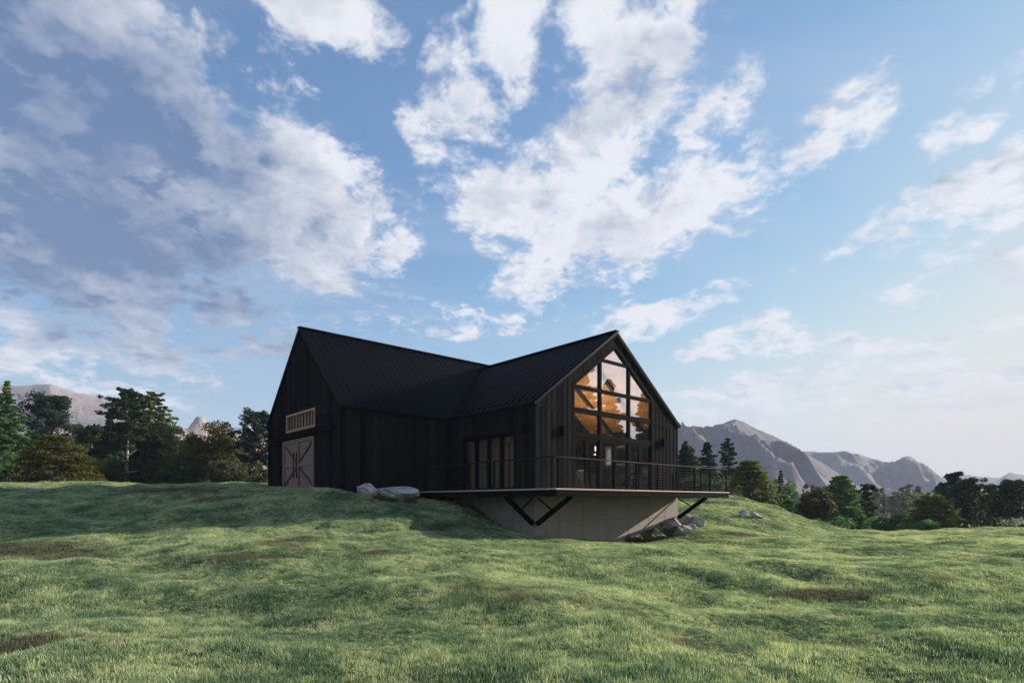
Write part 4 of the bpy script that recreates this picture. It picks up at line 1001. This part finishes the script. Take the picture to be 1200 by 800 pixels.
# left of the house
tree('spruce', 8, 40, 446, 88, 'bright green conifer cut by the edge beside the golden cedar', 'leaf_bright', seed=101, dense=1.5)
tree('spruce', 42, 47, 505, 70, 'dark fir filling the gap behind the bright conifer and the golden cedar', 'leaf_dark', seed=102, dense=1.3)
tree('pine', 64, 52, 463, 74, 'tall umbrella-topped pine rising behind the golden cedar', 'leaf_blue', 'bark_brown', 103, bare=.42, dense=1.2)
tree('layer', 66, 36, 506, 84, 'golden brown layered cedar with drooping tiers', 'leaf_gold', seed=104)
tree('pine', 108, 44, 500, 62, 'ragged dark pine between the golden cedar and the white-trunked tree', 'leaf_dark', seed=105, bare=.1)
tree('spruce', 150, 46, 457, 108, 'largest dark spreading conifer, bleached dead trunk standing before it', 'leaf_dark', 'bark_brown', 106, dense=1.9, pw=.42)
tree('spruce', 178, 48, 459, 84, 'tall olive-tinged conifer fused with the barn side of the largest dark conifer', 'leaf_olive', 'bark_brown', 136, dense=1.6, pw=.5)
tree('spruce', 128, 50, 482, 50, 'blue-black fir merging with the barn-far side of the largest conifer', 'leaf_blue', seed=107, dense=1.2)
tree('broad', 190, 47, 492, 60, 'lower dark green tree leaning out of the largest conifer toward the barn', 'leaf_dark', seed=108, dense=1.2)
tree('bush', 176, 46, 534, 70, 'dark undergrowth bush beneath the middle of the largest conifer', 'leaf_dark', seed=131, dense=1.3)
tree('bush', 118, 43, 538, 50, 'dark bush between the golden cedar and the dead tree', 'leaf_olive', seed=132, dense=1.2)
tree('bush', 215, 42, 532, 56, 'dark bush under the largest conifer next to the golden maple', 'leaf_dark', seed=109, dense=1.3)
tree('broad', 250, 45, 494, 68, 'golden green maple between the largest conifer and the barn', 'leaf_gold', seed=110, dense=1.2)
tree('broad', 232, 44, 520, 50, 'dark olive tree pressed against the golden maple', 'leaf_olive', seed=111)
tree('bush', 268, 37, 536, 50, 'grey-green shrub in front of the golden maple', 'leaf_grey', seed=112, dense=1.2)
tree('spruce', 286, 52, 508, 40, 'slim dark fir behind the golden maple', 'leaf_blue', seed=113)
tree('pine', 306, 44, 481, 56, 'red-trunked pine touching the barn gable', 'leaf_blue', 'bark_red', 114, bare=.35, dense=1.2)
tree('bush', 300, 42, 535, 40, 'pale grey-green shrub at the foot of the red-trunked pine', 'leaf_grey', seed=115)
# dead pale tree
g_ = np.random.default_rng(5); x_, y_ = (150 - 600) / F * 44.2, 44.2
dt = empty('dead_tree', (x_, y_, gz(x_, y_) - .1), 0, label='bare dead tree with bleached trunk before the largest dark conifer', cat='tree'); b = MB()
b.tube([(0, 0, -.2), (-.05, 0, 1.0), (-.12, 0, 2.0), (-.04, 0, 3.0), (.03, 0, 4.3)], [.30, .18, .12, .08, .03], 9); b.build('trunk', MATS['bark_pale'], dt, True)
for s_, z_, L_, dz in ((1, .55, 1.3, .25), (-1, 2.0, 1.5, .7), (1, 1.6, 1.0, .1), (-1, 1.0, 1.1, .1), (1, 2.9, .9, .4)):
    b = MB(); limb(b, (-.15, 0, z_), (-.15 + s_ * L_, -.2, z_ + dz), .075, .02, g_, .05, 5, .08); b.build('branch', MATS['bark_pale'], dt, True)
# right of the house
GR = 'trees in the hollow past the house'
tree('broad', 806, 58, 511, 26, 'rust-topped tree closest to the corner of the house', 'leaf_rust', seed=201, group=GR)
tree('spruce', 803, 50, 522, 40, 'blue-black fir tucked against the house corner', 'leaf_blue', seed=202, group=GR, dense=1.4, pw=.6)
tree('spruce', 829, 60, 518, 52, 'dark fir between the rust-topped tree and the jagged conifer', 'leaf_blue', seed=203, group=GR, dense=1.5, pw=.6)
tree('spruce', 853, 62, 513, 46, 'jagged dark conifer above the far end of the railing', 'leaf_blue', seed=204, group=GR, dense=1.3, pw=.55)
tree('layer', 878, 50, 535, 66, 'round-topped olive cedar just past the railing end', 'leaf_olive', seed=205, group=GR)
tree('bush', 845, 46, 560, 60, 'grey twiggy bush behind the railing end', 'leaf_grey', seed=206, group=GR, dense=.5)
tree('bush', 818, 45, 556, 44, 'dark twiggy bush behind the railing by the house corner', 'leaf_dark', seed=207, group=GR, dense=.8)
tree('spruce', 915, 72, 551, 28, 'small blue fir peeping over the bright green shrubs', 'leaf_blue', seed=208, group=GR)
tree('bush', 930, 66, 561, 44, 'bright green shrub above the round dark cedar', 'leaf_bright', seed=209, group=GR, dense=1.2)
tree('layer', 917, 54, 577, 38, 'small round dark cedar on the shoulder of the bank', 'leaf_green', seed=210, group=GR)
tree('round', 956, 52, 568, 44, 'rust and olive round tree at the foot of the bank', 'leaf_rust', seed=211, group=GR, dense=1.4)
tree('layer', 985, 60, 553, 50, 'tall dark green dome-shaped cedar behind the rust round tree', 'leaf_green', seed=212, group=GR)
tree('layer', 996, 50, 591, 42, 'low bluish green dome cedar at the lawn edge', 'leaf_green', seed=213, group=GR)
tree('pine', 1018, 56, 565, 26, 'thin sparse pine standing alone against the mountain', 'leaf_dark', seed=214, group=GR, bare=.2, dense=.7)
tree('bush', 1030, 54, 604, 46, 'pale green scrub around the thin pine', 'leaf_bright', seed=215, group=GR, dense=1.1)
tree('layer', 1054, 54, 601, 34, 'smallest dark dome cedar beside the big olive one', 'leaf_green', seed=216, group=GR)
tree('layer', 1093, 50, 576, 62, 'big olive dome cedar in front of the tall pine cluster', 'leaf_olive', seed=217, group=GR)
tree('pine', 1118, 58, 552, 34, 'tallest pine of the cluster behind the big olive cedar', 'leaf_blue', seed=218, group=GR, bare=.25, dense=1.1)
tree('pine', 1101, 64, 567, 26, 'smaller dark pine peeping over the big olive cedar', 'leaf_blue', seed=219, group=GR, bare=.2)
tree('pine', 1133, 52, 560, 40, 'brown-green pine with visible trunk second in the cluster', 'leaf_dark', 'bark_brown', 220, bare=.3, group=GR, dense=1.1)
tree('pine', 1160, 58, 566, 34, 'dark pine midway along the tall cluster', 'leaf_dark', seed=221, group=GR, bare=.2)
tree('pine', 1186, 50, 562, 42, 'broad-headed pine with bare pale stems under its crown', 'leaf_dark', 'bark_pale', 222, bare=.38, group=GR)
tree('pine', 1214, 54, 566, 40, 'pine cut by the picture edge past the broad-headed one', 'leaf_dark', seed=223, group=GR, bare=.2)
tree('bush', 1160, 48, 604, 60, 'thin grey scrub under the tall pine cluster', 'leaf_grey', seed=224, group=GR, dense=.6)
tree('bush', 1085, 47, 612, 44, 'low green scrub skirting the big olive cedar', 'leaf_green', seed=225, group=GR, dense=.8)
tree('bush', 970, 48, 606, 60, 'dark scrub under the rust round tree', 'leaf_green', seed=226, group=GR, dense=.8)
tree('round', 735, 56, 524, 40, 'round green tree seen through the white window', 'leaf_bright', seed=227, group=GR, dense=1.2)
# trees off to the sun side, mirrored in the gable glass
GM = 'trees mirrored in the gable glass'
tree('spruce', 0, 0, 0, 18, 'tall dense conifer mirrored in the deck corner panes of the gable', 'leaf_dark', seed=301, dense=2.3, xy=(64, 22.3), hh=28, group=GM, leafsize=.3)
tree('spruce', 0, 0, 0, 14, 'slim pointed conifer mirrored in the middle panes of the gable', 'leaf_dark', seed=302, dense=2.3, xy=(65, 26.9), hh=21.5, group=GM, leafsize=.3)
tree('spruce', 0, 0, 0, 13, 'spreading conifer mirrored in the far panes of the gable', 'leaf_dark', seed=303, dense=2.3, xy=(67, 32.4), hh=20.5, group=GM, leafsize=.3)
tree('broad', 0, 0, 0, 8, 'low leafy tree mirrored in the glass doors toward the deck corner', 'leaf_dark', seed=304, xy=(60, 24.6), hh=8.5, group=GM, leafsize=.26, dense=1.5)
tree('broad', 0, 0, 0, 8, 'low leafy tree mirrored in the glass doors toward the concrete corner rocks', 'leaf_olive', seed=305, xy=(61, 30.4), hh=8.5, group=GM, leafsize=.26, dense=1.5)
# distant woodland strip below the mountains
g = np.random.default_rng(77); C = []; Rr = []
for i in range(1500):
    pxx = g.uniform(560, 1330); d = g.uniform(150, 420); x = (pxx - 600) / F * d; zz_ = -5 if d < 200 else -6; hgt = g.uniform(5, 11)
    for q in (.25, .5, .75, .95): C.append((x, d, zz_ + hgt * q)); Rr.append(hgt * .30 * (1.1 - q))
V, Fq = leaf_quads(np.array(C), 18, np.array(Rr), .8, g, 1.1); fo = mesh_np('forest', V, Fq, 4, MATS['leaf_grey']); tag(fo, kind='stuff')
C = []; Rr = []
for i in range(700):
    pxx = g.uniform(-500, 560); d = g.uniform(90, 260); x = (pxx - 600) / F * d; hgt = g.uniform(4, 8)
    for q in (.25, .5, .75, .95): C.append((x, d, .5 + hgt * q)); Rr.append(hgt * .32 * (1.1 - q))
V, Fq = leaf_quads(np.array(C), 34, np.array(Rr), .6, g, 1.1); fo = mesh_np('forest', V, Fq, 4, MATS['leaf_dark']); tag(fo, kind='stuff')

# ------------------------------------------------------------------ grass: blades on the near lawn
for o in list(bpy.data.objects): pass
def house_free(x, y):
    s = (x - HX) * cB.x + (y - HY0) * cB.y; a = (x - HX) * cA.x + (y - HY0) * cA.y
    ins = ((s > .02) & (s < WW) & (a > .02) & (a < A1)) | ((s > MS0) & (s < MS1) & (a > A1) & (a < MA1))
    return ~ins
def lawn_keep(x, y): return (np.abs(x) < y * 1.02 + 2.2) & (y > 3.2) & house_free(x, y)
lawn = grid_mesh('grass', np.arange(-47, 50, .25), np.arange(3, 50, .25), lambda x, y: terr(x, y) + .004, MATS['ground'], None, lawn_keep)
tag(lawn, kind='stuff')
me = lawn.data; nv = len(me.vertices); co = np.empty(nv * 3, np.float32); me.vertices.foreach_get('co', co); co = co.reshape(-1, 3)
dd = np.hypot(co[:, 0], co[:, 1])
patch = fbm(co[:, 0] / 1.3, co[:, 1] / 1.3, 3, 91)
dens = np.minimum(430, 5200 / np.maximum(dd, 3)) * np.clip(1.0 + .35 * patch, .35, 1.4)
scl = (1.0 + np.clip((dd - 12) / 40, 0, 1) * .35) * np.clip(1.0 + .5 * fbm(co[:, 0] / .75, co[:, 1] / .75, 2, 95), .4, 1.8)
s_ = (co[:, 0] - HX) * cB.x + (co[:, 1] - HY0) * cB.y; a_ = (co[:, 0] - HX) * cA.x + (co[:, 1] - HY0) * cA.y
under = (s_ > DB) & (s_ < DR) & (a_ > DF) & (a_ < A1); dens[under] *= .55
for nm_, arr in (('dens', dens), ('scl', scl)):
    at = me.attributes.new(nm_, 'FLOAT', 'POINT'); at.data.foreach_set('value', arr.astype(np.float32))
clumps = bpy.data.collections.new('grass_clumps')
for k in range(5):
    gk = np.random.default_rng(400 + k); n = 16; V, Fx = blades(n, .060, .060, .057, .0056, -.01, .85, 400 + k); V[:10, 2] = (V[:10, 2] + .01) * (1.15 + .06 * k) - .01
    m_ = bpy.data.meshes.new('grass_clump'); m_.from_pydata(V.tolist(), [], Fx.tolist()); m_.update(); m_.materials.append(MATS['grass_blade'])
    clumps.objects.link(bpy.data.objects.new('grass_clump', m_))
ng = bpy.data.node_groups.new('scatter', 'GeometryNodeTree')
ng.interface.new_socket('Geometry', in_out='INPUT', socket_type='NodeSocketGeometry'); ng.interface.new_socket('Geometry', in_out='OUTPUT', socket_type='NodeSocketGeometry')
gi = ng.nodes.new('NodeGroupInput'); go = ng.nodes.new('NodeGroupOutput')
ds = ng.nodes.new('GeometryNodeDistributePointsOnFaces'); ds.distribute_method = 'RANDOM'
na = ng.nodes.new('GeometryNodeInputNamedAttribute'); na.data_type = 'FLOAT'; na.inputs[0].default_value = 'dens'
nsn = ng.nodes.new('GeometryNodeInputNamedAttribute'); nsn.data_type = 'FLOAT'; nsn.inputs[0].default_value = 'scl'
ci = ng.nodes.new('GeometryNodeCollectionInfo'); ci.inputs[0].default_value = clumps; ci.inputs[1].default_value = True; ci.inputs[2].default_value = True
ip = ng.nodes.new('GeometryNodeInstanceOnPoints'); ip.inputs['Pick Instance'].default_value = True
rr_ = ng.nodes.new('FunctionNodeRandomValue'); rr_.data_type = 'FLOAT_VECTOR'; rr_.inputs[0].default_value = (-.18, -.18, 0); rr_.inputs[1].default_value = (.18, .18, 6.283)
rs_ = ng.nodes.new('FunctionNodeRandomValue'); rs_.data_type = 'FLOAT'; rs_.inputs[2].default_value = .7; rs_.inputs[3].default_value = 1.25; rs_.inputs['Seed'].default_value = 5
mu = ng.nodes.new('ShaderNodeMath'); mu.operation = 'MULTIPLY'
L = ng.links.new
L(gi.outputs[0], ds.inputs['Mesh']); L(na.outputs[0], ds.inputs['Density']); L(ds.outputs['Points'], ip.inputs['Points']); L(ci.outputs[0], ip.inputs['Instance']); L(rr_.outputs[0], ip.inputs['Rotation'])
L(rs_.outputs[1], mu.inputs[0]); L(nsn.outputs[0], mu.inputs[1]); L(mu.outputs[0], ip.inputs['Scale']); L(ip.outputs[0], go.inputs[0])
md = lawn.modifiers.new('scatter', 'NODES'); md.node_group = ng
